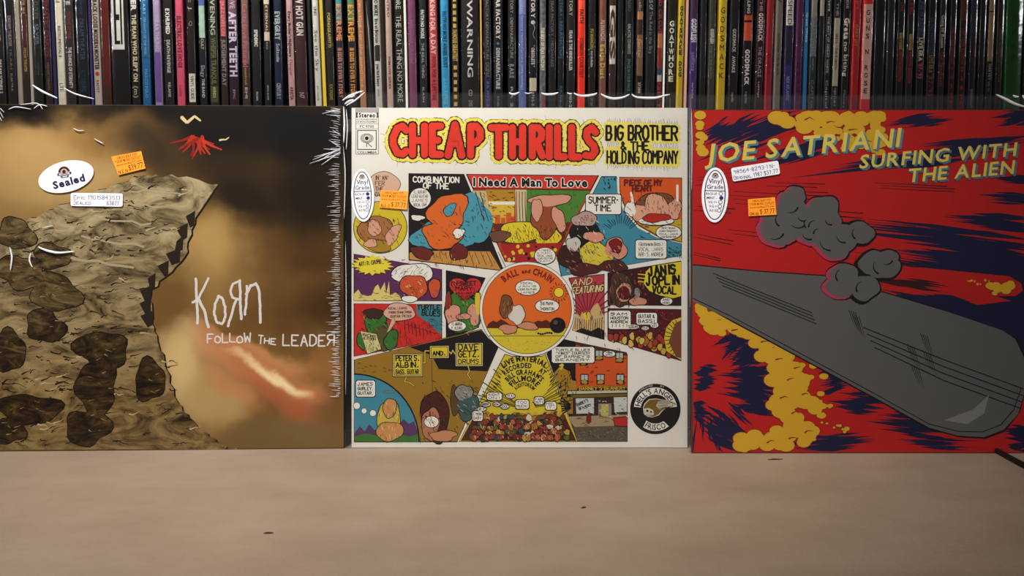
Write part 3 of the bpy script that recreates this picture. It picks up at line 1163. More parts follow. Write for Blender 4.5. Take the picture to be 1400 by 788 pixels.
# red banner panel
panel([(637, 238), (819, 240), (764, 346), (745, 363), (690, 358)], '#b8401f')
b.poly([(645, 261), (664, 261), (676, 300), (664, 300)], '#cdb88c', 4)
b.poly([(664, 259), (703, 259), (703, 275), (667, 275)], '#b98721', 4)
b.poly([(667, 275), (703, 275), (703, 305), (674, 305)], '#d9b53f', 4)
b.poly([(668, 276), (704, 276), (704, 280), (670, 280)], WHT, 5)
for (x, y, w_, h_) in ((677, 294, 7, 16), (685, 298, 6, 11), (692, 291, 7, 18), (698, 296, 5, 12)):
    b.poly([(x, y), (x + w_, y), (x + w_, 306), (x, 306)], '#cc5a25', 5)
b.poly([(704, 259), (720, 259), (719, 306), (706, 306)], '#d4c296', 5)
for x in (650, 656, 706, 710, 714, 718):
    b.stroke([(x, 262), (x + (5 if x < 700 else 0), 280), (x + (12 if x < 700 else 1), 303)], 1, '#3a2a1a', 6, False)
b.poly([(720, 259), (806, 260), (781, 306), (720, 306)], '#4d842d', 4)
b.poly([(672, 306), (720, 305), (781, 304), (768, 334), (692, 345)], '#6a2616', 4)
hatch(722, 261, 792, 285, 40, 5, ('#2a4f18',), 1.2, 2, 5)
blob(b, 712, 318, 30, 15, '#e0cb2c', 6, 41, .14, 1.2)
blob(b, 750, 324, 18, 12, '#e0cb2c', 6, 42, .16, 1.2)
blob(b, 745, 300, 18, 24, '#9a4a22', 8, 43, .2, 1.2, .2)
blob(b, 752, 274, 27, 8, '#d69a80', 8, 44, .2, 1.2)
blob(b, 734, 287, 7, 16, '#d69a80', 10, 45, .14, 1)
blob(b, 764, 300, 8, 17, '#d69a80', 10, 46, .16, 1, -.3)
blob(b, 683, 323, 13, 8, '#6f4a38', 8, 47, .18, 1)
hatch(690, 305, 775, 330, 60, 12, (BLK, '#6b3f1c'), 1.3, 2, 6)
b.poly([(684, 334), (770, 332), (758, 354), (745, 363), (694, 358)], '#a8201a', 8)
for _ in range(34):
    x, y = q.uniform(690, 762), q.uniform(336, 357)
    b.disc(x, y, q.uniform(1.5, 2.8), q.choice(['#dcc32a', '#dcc32a', BLK]), 9, 6)
b.poly([(637, 238), (819, 240), (808, 260.5), (647, 258.5)], BLK, 8)
b.poly([(639, 239), (817, 241), (807, 259.3), (648, 257.5)], '#d23526', 9)
A_, B_ = (647, 254.3), (803, 255.5)
for dx, dy in ((-1.1, 0), (1.1, 0), (0, -1.1), (0, 1.1), (.8, .8), (-.8, .8)):
    font_line(b, 'I Need A Man To Love', (A_[0] + dx, A_[1] + dy), (B_[0] + dx, B_[1] + dy), 10.6, WHT, 10, 'x')
font_line(b, 'I Need A Man To Love', A_, B_, 10.6, BLK, 11, 'x')
bubble(745, 350, 14, 11, 12, ('(I NEED', 'A MAN)', 'VOCAL JANIS', 'LEAD GUITAR', 'SAM'), pw=.45)

# turquoise panel
panel([(822, 241), (843, 241), (844, 262), (852, 288), (872, 312), (900, 326), (932, 333), (932, 350), (767, 378), (763, 360)], '#3f8ba2')
for (x, y, rx, ry, c, sd, l) in ((795, 352, 32, 20, '#3a1714', 51, 4), (800, 318, 21, 20, '#171012', 52, 6), (799, 300, 18, 9, '#b99a92', 53, 8),
                                 (815, 348, 24, 16, '#d4c341', 54, 8), (842, 340, 14, 15, '#d58f78', 55, 8), (842, 336, 8, 9, '#7d1714', 56, 10),
                                 (812, 324, 14, 7, '#d5937c', 57, 10), (800, 368, 22, 8, '#51201a', 58, 8), (838, 364, 18, 8, '#51201a', 59, 10),
                                 (784, 334, 9, 10, '#c9c2bb', 60, 8)):
    blob(b, x, y, rx, ry, c, l, sd, .16, 1.1)
hatch(786, 294, 812, 306, 26, 10, ('#8f2a22',), .6, 1, 3, 1.4)
hatch(772, 340, 850, 370, 50, 12, ('#c98f78', BLK, BLK), .9, 2, 7, .8)
hatch(905, 338, 930, 350, 40, 5, ('#173a20', '#214f2a'), 1.0, 2, 6, 1.6)
hatch(824, 242, 842, 258, 14, 5, ('#122d1c',), 1.1, 2, 6, 2)
sunrays(848, 322, 16, 30, 210, 330, 14, .8, '#1b3038', 5)
bubble(825, 279.5, 24, 13.5, 6, (), sq=True)
pen_line(b, 'SUMMER-', (805, 278), (846, 278), 8.6, BLK, 1.5, 8, .3)
pen_line(b, 'TIME', (813, 288.5), (837, 288.5), 8.2, BLK, 1.5, 8, .3)
bubble(890, 341, 21, 12.5, 8, ('(Gershwin Bros.)', 'VOCAL: JANIS', 'ARR: S. ANDREW'), sq=True, pw=.55)

# orange panel
panel([(846.5, 242), (932.5, 243), (932.5, 332), (901, 325), (873, 309), (855, 287), (847, 262)], '#d85a1d')
b.poly([(868, 302), (931, 300), (931, 330), (902, 323), (876, 308)], '#c4a52f', 4)
blob(b, 895, 285, 27, 22, '#7e4a2a', 5, 61, .1, 1)
blob(b, 897, 284, 17, 18, '#dba68a', 7, 62, .1, 1)
blob(b, 874, 291, 10, 11, '#dba68a', 7, 63, .16, 1)
blob(b, 922, 286, 9, 14, '#dba68a', 7, 64, .16, 1)
blob(b, 862, 286, 7, 10, WHT, 7, 67, .2, 1)
b.disc(897, 303, 25, BLK, 9, 24, 6.2)
b.disc(897, 302.4, 24, WHT, 10, 24, 5.4)
blob(b, 897, 298, 18, 5.6, '#b8241c', 11, 65, .16, 1)
b.stroke([(863, 264), (865, 278)], 3.4, WHT, 8, True)
b.stroke([(926, 254), (926, 274)], 3.4, WHT, 8, True)
hatch(850, 270, 930, 300, 34, 13, (BLK, '#7a3a22'), 1.1, 2, 5, .8)
pen_line(b, 'PIECE OF MY', (854, 254), (906, 254), 7.5, '#6a1712', 2.4, 8, .4)
pen_line(b, 'HEART', (865, 262), (893, 261), 7, '#6a1712', 2.4, 8, .4)
bubble(914, 318, 17, 9.5, 13, ('(Bert Berns,', 'Jerry Ragovoy)', 'Vocal: Janis', 'Lead Guitar: Sam'), pw=.45)

# violet panel
panel([(483.5, 347), (604.5, 368.5), (604.5, 412), (483.5, 412)], PUR)
st = []
for i in range(36):
    a = 2 * math.pi * i / 36
    rr = 1.0 if i % 2 else .74
    st.append((509 + 29 * rr * math.cos(a) * q.uniform(.93, 1.07), 362.5 + 13.5 * rr * math.sin(a) * q.uniform(.95, 1.15)))
b.poly([(x + .0, y + 1.0) for x, y in st], BLK, 4)
b.poly(st, '#e6d53a', 5)
pen_line(b, 'ART: R. CRUMB', (491, 364), (522, 360), 5.0, BLK, .9, 6, .2)
sk = [(484, 411.4)]
for (x, y) in ((484, 402), (490, 396), (494, 403), (503, 405), (508, 404), (513, 392), (517, 389), (520, 397), (526, 386), (528, 402), (532, 384), (533, 404), (541, 400), (546, 404), (549, 411)):
    sk.append((x, y))
b.poly(sk, '#d9ca74', 4)
hatch(486, 402, 546, 411, 26, 5, ('#6b5a22',), 0, 2, 6, .8)
blob(b, 564, 375, 27, 15, WHT, 4, 71, .1, 1.2)
hatch(542, 364, 585, 386, 40, 6, ('#6b6560',), 2.2, 4, 9, .7)
blob(b, 566, 392, 18, 16, '#c9552a', 6, 72, .14, 1.2)
blob(b, 594, 394, 7, 14, '#c9552a', 6, 73, .16, 1.2)
blob(b, 560, 409, 11, 4, WHT, 8, 74, .1, .8)
hatch(552, 382, 578, 405, 30, 8, ('#5a1d10', '#ecd9b0'), .8, 2, 5, .9)

# red panel
panel([(483.5, 415), (604.5, 416), (604.5, 465), (483.5, 488)], '#c92a22')
b.poly([(569, 416.8), (603.5, 416.8), (603.5, 458), (596, 452), (588, 443), (577, 436), (570, 430)], '#3d7f8d', 4)
pen_line(b, 'TURTLE', (571, 423.5), (603, 423.5), 6.0, '#14110f', 1.5, 5, .3)
pen_line(b, 'BLUES', (577, 431), (603, 433), 7.0, '#14110f', 1.5, 5, .3)
hatch(578, 436, 602, 452, 24, 5, ('#14343c',), .05, 3, 8, .7)
for i in range(9):
    x = 553 + i * 5
    b.stroke([(x, 436 + i * 2.4 + q.uniform(-2, 2)), (x + 1.5, 462 - q.uniform(0, 6))], 1.3, '#6a1512', 4, False)
    b.stroke([(x, 444 + i * 1.5), (x + 5, 444 + i * 1.5)], .9, '#6a1512', 4, False)
blob(b, 513, 442, 14, 15, '#38702b', 4, 81, .14, 1.2)
blob(b, 511, 429, 12, 7, '#40201a', 6, 82, .14, 1.2)
blob(b, 523, 462, 17, 18, '#58502b', 4, 83, .14, 1.2)
blob(b, 535, 465, 9, 13, '#38702b', 6, 84, .14, 1.2, .3)
blob(b, 495, 466, 6, 12, '#38702b', 6, 85, .14, 1.2)
b.poly([(492, 452), (515, 456), (522, 478), (502, 485)], BLK, 8)
b.poly([(493, 453), (514.5, 457), (521, 477.5), (502.5, 484)], '#d5c98f', 9)
pen_line(b, 'RACING', (496, 459.5), (513, 462), 3.4, BLK, .8, 10, .2)
pen_line(b, '& FORM', (497, 464), (514, 466.5), 3.4, BLK, .8, 10, .2)
hatch(501, 468, 516, 480, 26, 10, ('#4a4226',), 1.3, 2, 5, .7)
blob(b, 546, 427, 22, 11.5, '#d9ad97', 8, 86, .1, .9)
b.poly([(536, 437), (542, 438), (533, 452), (529, 455)], '#d9ad97', 9)
for i, t in enumerate(('Vocal: Janis', 'piano: John Simon', 'guitar: Peter')):
    pen_line(b, t, (530 + i * 2, 423.5 + i * 5.4), (563 - (6 if i == 0 else 0), 423 + i * 5.4), 3.6, '#2a1512', .65, 10, .2)

# heart panel
panel([(609.5, 369.5), (664, 380), (655, 400), (652, 424), (655, 448), (609.5, 465)], '#130d0e')
blob(b, 632, 428, 24, 28, '#3f7a26', 4, 91, .12, 1)
hatch(612, 400, 654, 452, 60, 6, ('#1f4a12', '#7fae4a'), 1.0, 2, 6, .8)
hp = []
for i in range(40):
    t = 2 * math.pi * i / 40
    hx = 16 * math.sin(t) ** 3
    hy = 13 * math.cos(t) - 5 * math.cos(2 * t) - 2 * math.cos(3 * t) - math.cos(4 * t)
    hp.append((636 + hx * 1.36, 394 - hy * 1.12))
b.poly([(x + (x - 636) * .05, y + (y - 394) * .06) for x, y in hp], BLK, 7)
b.poly(hp, '#c62a28', 8)
pen_line(b, 'OH SWEET', (617, 391), (652, 390), 5.2, '#3c0f10', 1.4, 9, .2)
pen_line(b, 'MARY', (623, 397.5), (647, 397.5), 5.4, '#3c0f10', 1.4, 9, .2)
for i, t in enumerate(('VOCAL: JANIS &', 'SAM LEAD', 'GUITAR')):
    pen_line(b, t, (624 + i * 2.5, 402.5 + i * 4), (649 - i * 3, 402 + i * 4), 2.6, '#3c0f10', .6, 9, .15)
blob(b, 619, 431, 9, 15, '#d59780', 9, 92, .22, 1)
blob(b, 648, 430, 8, 14, '#d59780', 9, 93, .22, 1)
blob(b, 613, 412, 4, 12, '#8a2f1c', 9, 94, .2, 1)
blob(b, 653, 414, 4, 14, '#d8c033', 9, 95, .2, 1)
blob(b, 634, 433, 9, 4, '#d59780', 11, 96, .2, 1)
bubble(625, 446, 12, 6.5, 13, ('(S. ANDREW,', 'P. ALBIN)'), pw=.5)

# centre roundel
b.disc(720.5, 423, 65, BLK, 13, 64)
b.disc(720.5, 423, 64.4, WHT, 14, 64)
b.disc(720.5, 423, 61.2, BLK, 15, 64)
b.disc(720.5, 423, 60.4, '#de6a20', 16, 64)
yl = [(720.5 + 60.4 * math.cos(math.radians(a)), 423 + 60.4 * math.sin(math.radians(a))) for a in range(25, 156, 5)]
b.poly(yl, '#d3bf35', 17)
b.stroke([(668, 459.5), (772, 459.5)], .8, '#5c5312', 18, False)
hl = [(665, 449)]
for i, h in enumerate((6, 10, 8, 12, 9, 5, 3, 2, 3, 2, 3, 7, 10, 9, 11, 8, 7, 5, 3)):
    hl.append((668 + i * 5.6, 448.5 - h))
hl.append((776, 449))
b.poly(hl, '#5b1f12', 17)
for _ in range(70):
    x, y = q.uniform(680, 760), q.uniform(452, 480)
    if (x - 720.5) ** 2 + (y - 423) ** 2 < 58 ** 2:
        b.disc(x, y, .5, '#4a4410', 19, 5)
sunrays(764, 400, 9, 15, 0, 360, 18, 1.0, '#7d2a10', 18)
b.disc(764, 400, 7.0, BLK, 18, 18)
b.disc(764, 400, 6.2, '#e8cf3c', 19, 18)
b.disc(762.5, 445, 10.8, BLK, 19, 22)
b.disc(759.5, 441, 3.2, '#4c4a48', 20, 12)
blob(b, 692, 419, 9, 15, '#7a4a2a', 19, 101, .14, 1)
blob(b, 706, 430, 11, 14, '#d8d2c8', 18, 102, .18, 1)
blob(b, 695, 450, 12, 6, '#c98b6c', 20, 103, .2, 1)
blob(b, 722, 446, 13, 5, '#c98b6c', 20, 104, .2, 1)
hatch(685, 408, 700, 432, 26, 21, (BLK, '#a87a4a'), 1.6, 3, 7, .8)
for k in range(7):
    b.disc(736 + k * 3, 456 + math.sin(k) * 1, 1.5, BLK, 20, 8)
arc_line(b, 'BALL', (720.5, 423), 48, -40, -13, 8.5, '#7d1b14', 18, 'x')
arc_line(b, 'and', (720.5, 423), 49.5, -8, 5, 5.0, '#5c1410', 18, 'x')
arc_line(b, 'CHAIN', (720.5, 423), 48, 9, 42, 8.5, '#7d1b14', 18, 'x')
bubble(721.5, 393.5, 16.5, 10, 19, ('Vocal:', 'Janis', 'Lead Guitar:', 'James'), pw=.55)
bubble(748, 418.5, 16, 8.5, 19, ("'Big Mama'", 'Thornton'), pw=.6)

# crimson panel with rays
panel([(777, 380), (826.5, 374.5), (826.5, 465), (782, 452), (787, 430), (786, 404)], '#b03a47')
sunrays(803, 432, 8, 58, 185, 355, 13, 1.2, '#6d1622', 4)
b.disc(803, 436, 9, '#dfc63a', 5, 18)
b.poly([(783, 452), (786, 432), (789, 428), (793, 434), (796, 426), (799, 436), (803, 444), (806, 430), (808, 424), (812, 418), (817, 414), (820, 420), (823, 428), (826, 432), (826, 464)], '#cbac78', 6)
for x in range(787, 826, 3):
    b.stroke([(x, 430 + abs(805 - x) * -.2 + 8), (x - 1, 450 + (x - 787) * .25)], .9, '#5a3d20', 7, False)
b.poly([(786, 453), (796, 449), (808, 453), (818, 448), (826, 452), (826, 464.5), (805, 459)], '#150d0e', 8)
for (t, A, B) in (('and', (782, 391), (811, 388)), ('featuring', (782, 402), (825, 398))):
    pen_line(b, t, A, B, 8.4, '#3c0d12', 2.8, 8, .4, 1, .3)
    R.seed(9)
    pen_line(b, t, A, B, 8.4, '#dcc58e', 1.4, 9, .3, 1, .3)

# dark singing panel, now plain shapes with its yellow balloon
panel([(830.5, 373), (931.5, 356.5), (931.5, 418.5), (830.5, 417.5)], '#3a0f13')
blob(b, 849, 396, 17, 22, '#4d3122', 4, 111, .12, 1)
hatch(832, 378, 866, 416, 80, 6, ('#7a5536', BLK, '#2a1710'), 1.5, 4, 10, 1)
blob(b, 853, 400, 10, 13, '#cf9176', 7, 112, .1, 1)
blob(b, 853, 401, 7.5, 8.5, '#5d1013', 9, 113, .1, 1)
blob(b, 872, 412, 11, 6, '#c98b6f', 9, 114, .18, 1)
blob(b, 871, 401, 4, 7, '#8e8a86', 9, 115, .1, 1)
for _ in range(10):
    b.disc(q.uniform(862, 884), q.uniform(370, 405), 1.2, '#a8262a', 5, 6)
yb = [(883, 372), (890, 364.5), (931, 358), (931, 405), (920, 408), (902, 404), (888, 398), (880, 388)]
b.poly([(x - 1, y + 1) for x, y in yb], BLK, 8)
b.poly(yb, '#dfc92e', 9)
for y in (376, 381, 386):
    b.stroke([(872, y - 1), (883, y)], 1.4, '#dfc92e', 9, False)
pen_line(b, 'JANIS', (887, 377), (926, 374), 12, BLK, 3.2, 10, .3, 1, 0, .7)
pen_line(b, 'JOPLIN', (884, 390), (931, 388.5), 11.5, BLK, 3.0, 10, .3, 1, 0, .68)
pen_line(b, 'VOCAL', (892, 401), (926, 402), 9.5, BLK, 2.4, 10, .3, 1, 0, .7)
bubble(911, 412, 8, 5, 10, ('AND', 'HOW!'), pw=.6)

# red crowd-coloured panel
panel([(830.5, 421.5), (931.5, 423), (931.5, 494), (830.5, 464.5)], '#5a1418')
for _ in range(60):
    b.disc(q.uniform(833, 915), q.uniform(424, 456), 1.0, '#a12b2e', 4, 5)
for i in range(48):
    x = q.uniform(833, 918)
    y = 459 + q.uniform(0, 12 + (x - 830) * .24)
    if y > 463 + (x - 830) * .26:
        continue
    blob(b, x, y, 3.4, 4.8, q.choice(['#c9a63a', '#b2632a', '#d0b85a', '#a8341f']), 5 + (i % 6) * 2, i, .16, .9)
b.poly([(931, 434), (919, 438), (911, 448), (908, 462), (911, 480), (931, 492.5)], '#d6bf34', 17)
for i in range(12):
    a = math.radians(110 + i * 13)
    b.stroke([(931 + 14 * math.cos(a), 462 - 14 * math.sin(a) * 1.3), (931 + 22 * math.cos(a), 462 - 26 * math.sin(a))], 1, BLK, 18, False)
b.poly([(931, 438), (923, 442), (918, 455), (914, 468), (919, 478), (924, 488), (931, 490)], '#7a4630', 18)
bubble(847, 437.5, 15, 12.5, 17, ('SAM', 'HOUSTON', 'ANDREW', 'III!!'), sq=True, pw=.9)
bubble(884, 436, 14, 8, 17, ('GUITAR &', 'BASS!'), sq=True, pw=.9)
bubble(865.5, 447, 8, 3, 17, ('SCREAM',), pw=.6)
bubble(882, 449, 5, 2.6, 17, ('YEA!',), pw=.6)
bubble(894.5, 444.5, 5.5, 4, 17, ('FAR', 'OUT!'), pw=.5)

# ochre panel with signs
panel([(484, 492), (658, 450), (668, 463), (682, 474), (625, 605), (484, 605)], '#99741f')
b.poly([(560, 475), (657, 452), (668, 463), (681, 474.5), (666, 508), (600, 505), (590, 486)], '#150e0e', 4)
b.stroke([(590, 490), (592, 560)], .9, '#5b430d', 4, False)
blob(b, 595, 570, 18, 36, '#4a1c15', 5, 121, .12, 1.2)
blob(b, 589, 580, 12, 22, '#b67459', 7, 122, .14, 1)
b.disc(590, 577, 10.5, BLK, 9, 20, 8.6)
b.disc(590, 577, 9.6, WHT, 10, 20, 7.6)
hatch(574, 540, 612, 602, 50, 12, (BLK, '#2a0d0a'), 1.4, 3, 9, .9)
blob(b, 634, 537, 12, 10, '#8d8c88', 6, 123, .14, 1.2, -.4)
blob(b, 640, 556, 15, 18, '#3c5a5c', 5, 124, .14, 1.2, .4)
blob(b, 622, 548, 6, 20, '#5a4420', 4, 125, .1, 1)
hatch(624, 530, 650, 572, 34, 8, (BLK, '#b9b7b0'), .7, 3, 7, .9)
blob(b, 606, 596, 18, 7, '#c2865f', 13, 126, .2, 1)
for (x0, y0, x1, y1, lines) in ((539, 486, 576, 513, (('PETER S.', 7), ('ALBIN,', 7), ('BASS, GUITAR', 6))), (589.5, 475, 612, 488, (('and.', 7),)),
                                (624.5, 471, 658.5, 499, (('DAVE', 8), ('GETZ,', 8), ('DRUMS', 6)))):
    b.poly([(x0 - 2.4, y0 - 2.2), (x1 + 2.4, y0 - 2.8), (x1 + 2.2, y1 + 2.4), (x0 - 2.4, y1 + 2.6)], BLK, 8)
    b.poly([(x0 - 1.5, y0 - 1.4), (x1 + 1.5, y0 - 1.9), (x1 + 1.4, y1 + 1.5), (x0 - 1.5, y1 + 1.7)], '#d8c98a', 9)
    b.poly([(x0 - .4, y0 - .4), (x1 + .4, y0 - .8), (x1 + .4, y1 + .4), (x0 - .4, y1 + .6)], BLK, 10)
    b.poly([(x0 + .4, y0 + .4), (x1 - .4, y0), (x1 - .4, y1 - .4), (x0 + .4, y1 - .2)], '#d8c532', 11)
    step = (y1 - y0) / len(lines)
    for i, (t, h) in enumerate(lines):
        pen_line(b, t, (x0 + 2.5, y0 + step * (i + .86)), (x1 - 2.5, y0 + step * (i + .86) - .4), h, BLK, 1.6 if h > 6 else 1.1, 12, .2, .8)
for pts_ in ([(579, 496), (581, 496), (581, 480), (588, 480)], [(614, 481), (617, 484), (619, 479), (622, 484)], [(556, 515), (553, 522), (560, 523), (566, 528)], [(640, 501), (642, 508), (639, 512), (644, 519)]):
    b.stroke(pts_, 2.4, BLK, 7)
    b.stroke(pts_, 1.2, '#d8c532', 8)
# blue quarter roundel
arc = [(484 + 90 * math.sin(math.radians(a)), 604.6 - 94 * math.cos(math.radians(a))) for a in range(0, 91, 6)]
b.poly([(484.0, 604.6)] + arc, BLK, 12)
arc2 = [(484 + 88 * math.sin(math.radians(a)), 604.6 - 92 * math.cos(math.radians(a))) for a in range(0, 91, 6)]
b.poly([(485, 604)] + arc2, '#3f8aa0', 13)
b.poly([(485, 592), (492, 583), (499, 590), (505, 580), (512, 588), (545, 580), (552, 573), (559, 580), (566, 576), (571, 590), (571, 603.5), (485, 603.5)], '#5a3560', 14)
b.poly([(485, 597), (500, 593), (516, 596), (545, 594), (560, 597), (571, 594), (571, 604), (485, 604)], '#3d7427', 15)
blob(b, 532, 572, 15, 26, '#c6b04a', 15, 131, .1, 1)
blob(b, 533, 590, 18, 13, '#c99055', 17, 132, .1, 1)
blob(b, 533, 558, 9, 13, '#c99055', 17, 133, .1, 1)
hatch(518, 550, 546, 600, 44, 19, ('#5d451a', '#e4d488'), 1.5, 3, 8, .8)
b.disc(533, 536, 10, '#6e611f', 15, 20, 2.4)
b.disc(533, 536, 8.6, '#3f8aa0', 16, 20, 1.4)
bubble(500, 531.5, 13, 11, 15, ('JAMES', 'GURLEY,', 'GUITAR.'), sq=True, pw=.9)
for (x, y, r) in ((488, 555, 4.5), (498, 562, 3.6), (510, 565, 4.2)):
    b.disc(x, y, r + .7, BLK, 15, 14)
    b.disc(x, y, r, WHT, 16, 14)

# yellow wedge
panel([(690, 484), (700, 487), (741, 487), (746, 484), (790, 604.5), (627, 604.5)], '#d2bd2c')
sunrays(718, 560, 14, 70, 190, 350, 40, .9, '#5b4a0c', 4)
for s in (-1, 1):
    for i in range(16):
        t = i / 16
        x = 718 + s * (24 + t * 40)
        y = 500 + t * 60
        b.stroke([(x, y + 8), (x + s * 12 * (1 - .1 * t), y - 2 + t * 6)], 1.6, '#2a1d0a', 4, False, .3)
b.disc(718, 521, 34, '#d6c22f', 6, 30, 30)
R.seed(3)
for (t, r, a0, a1, h) in (('LIVE MATERIAL', 47, -37, 37, 7.2), ('RECORDED      AT', 38, -44, 44, 6.4), ("BILL GRAHAM'S", 29, -50, 50, 6.6), ('FILLMORE', 20, -54, 54, 7.0), ('AUDITORIUM', 13, -58, 58, 4.8)):
    arc_line(b, t, (717, 541), r, a0, a1, h, BLK, 7, 'x')
crowd = ['#9a3520', '#7a2a1c', '#a8792e', '#c09a3a', '#5d4a24', '#34464a', '#8a3a3a', '#d3cdb8', '#8a3a20', '#3c2a1a', '#55601f', '#b5623e', '#6a2418', '#2a1a14', '#a84a28']
b.poly([(649, 568), (772, 568), (788, 603), (630, 603)], '#4a1e14', 5)
for k in range(26):
    b.disc(652 + k * 4.7, 569 + q.uniform(-3, 3), 4, q.choice(['#a8792e', '#5d3a1c', '#c9a83a']), 6, 9)
for row in range(5):
    for k in range(24):
        y = 572 + row * 6.6 + q.uniform(-2, 2)
        hwid = (y - 484) * .66
        x = 708 - hwid + 4 + k * (2 * hwid - 8) / 23 + q.uniform(-2, 2)
        if abs(x - 709) > hwid - 5 or y > 600:
            continue
        blob(b, x, y, q.uniform(2.6, 4.4), q.uniform(3.2, 5), q.choice(crowd), 7 + row * 2, k + row * 31, .2, 1)
hatch(648, 572, 772, 600, 230, 17, (BLK, BLK, BLK, '#e3d6a8', '#c0392a'), 1.2, 1.5, 4.5, .9)
for (x, y, rx, ry, ls) in ((676, 542, 10, 5, ('RIGHT', 'ON!')), (698, 541.5, 6, 3, ('YEA!',)), (664, 553, 6, 3, ('GROOVY',)), (679, 553, 5, 2.6, ('WOW!',)), (690, 556, 5.6, 3, ('SOCK',)),
                           (714, 553, 9, 6, ('TOO', 'MUCH!')), (737, 548, 6.4, 5, ('FAR', 'OUT!')), (753, 555, 7.4, 5.4, ('FEEL', 'IT!')), (658, 559.5, 6.6, 2.6, ('DIG IT',)), (653, 569, 7, 6.6, ('C\'MON', 'BABY'))):
    bubble(x, y, rx, ry, 17, ls, pw=.6, sq=len(ls) > 1)

# night panel with an orange facade
panel([(752, 478), (772, 464), (858, 484), (858, 604.5), (790, 604.5), (747, 484)], '#171012')
b.poly([(757, 511), (762, 505), (767, 500), (772, 505), (779, 508), (782, 520), (789, 522), (789, 566), (777, 566)], '#a57e24', 4)
hatch(760, 506, 786, 524, 20, 5, (BLK,), 1.5, 2, 5, 1)
b.poly([(787, 470), (857, 484.5), (857, 531), (787, 531)], '#cc551e', 4)
b.poly([(787, 467.5), (857, 482), (857, 487), (787, 472)], '#4a2a18', 5)
for _ in range(24):
    x, y = q.uniform(789, 853), q.uniform(490, 525)
    b.stroke([(x, y), (x + 4, y)], 1.5, '#7a2c10', 5, False)
for (x, y) in ((798, 492), (819, 485), (847, 488), (799, 518), (821, 518), (848, 518)):
    b.poly([(x - 5.6, y - 6.5), (x + 5.6, y - 6.5), (x + 5.6, y + 8), (x - 5.6, y + 8)], BLK, 6)
    b.poly([(x - 4.4, y - 5.2), (x + 4.4, y - 5.2), (x + 4.4, y + 2), (x - 4.4, y + 2)], '#b6bcbc', 7)
    b.stroke([(x, y - 5), (x, y + 2)], .8, BLK, 8, False)
    blob(b, x, y + 4.6, 4.4, 2.6, '#a8902e', 7, int(x), .2, .5)
b.poly([(775, 534), (857, 533), (857, 540), (775, 543)], BLK, 8)
b.poly([(776, 535), (857, 534), (857, 537), (776, 539)], '#c3bba6', 9)
b.poly([(780, 540), (857, 538.5), (857, 542), (781, 544)], '#6d5a1d', 9)
pen_line(b, "Barney's Beanery", (792, 534), (856, 533), 5.6, BLK, 2.2, 9, .2)
R.seed(2)
pen_line(b, "Barney's Beanery", (792, 534), (856, 533), 5.6, '#c2a92f', 1.0, 10, .2)
b.poly([(783, 544), (857, 542), (857, 570), (783, 570)], '#3a2420', 8)
b.poly([(787, 545), (812, 544.5), (812, 565), (788, 566)], '#c4c8c4', 9)
b.poly([(839, 543.5), (857, 543), (857, 563), (840, 564)], '#c4c8c4', 9)
b.poly([(818, 552), (836, 552), (836, 568), (818, 568)], '#8a8478', 9)
b.poly([(822, 553), (832, 553), (832, 569), (822, 569)], '#bcae5c', 10)
pen_line(b, "Barney's", (789, 556), (805, 549), 4.6, BLK, .8, 10, .2)
pen_line(b, 'Beanery', (792, 561), (809, 555), 4.2, BLK, .8, 10, .2)
b.poly([(776, 570), (857, 567), (857, 584), (785, 584)], '#a58f6d', 9)
hatch(780, 571, 855, 583, 40, 10, ('#5d4a34',), .1, 3, 9, .8)
b.poly([(784, 584), (857, 582), (857, 604), (790, 604)], '#5b5142', 9)
hatch(788, 586, 854, 602, 110, 10, (BLK, '#8d8068'), .4, 1, 3, .8)
b.poly([(838, 571), (857, 569), (857, 584), (840, 583)], BLK, 11)
b.poly([(839, 572), (857, 570), (857, 583), (841, 582)], '#b02626', 12)
blob(b, 805, 572, 2.6, 7, '#7d1e18', 11, 141, .1, .8)
b.poly([(764, 500), (768, 497), (771, 499), (768, 506), (764, 505), (768, 502)], '#d9c35a', 6)
for x, y in ((765, 530), (772, 534), (768, 545)):
    b.disc(x, y, 1.6, BLK, 6, 8)
    b.stroke([(x + 1.3, y), (x + 1.3, y - 6), (x + 4, y - 5)], .8, BLK, 6, False)
sunrays(784, 556, 4, 22, 140, 220, 7, 1.4, BLK, 6)
bubble(783.5, 485.5, 29, 10.8, 11, ('TURTLE BLUES', '"VIBES" COURTESY', "OF BARNEY'S", 'BEANERY'), sq=True, pw=.75)
bubble(833, 484, 8, 4, 11, ('(MORE', 'HITS!)'), pw=.5)

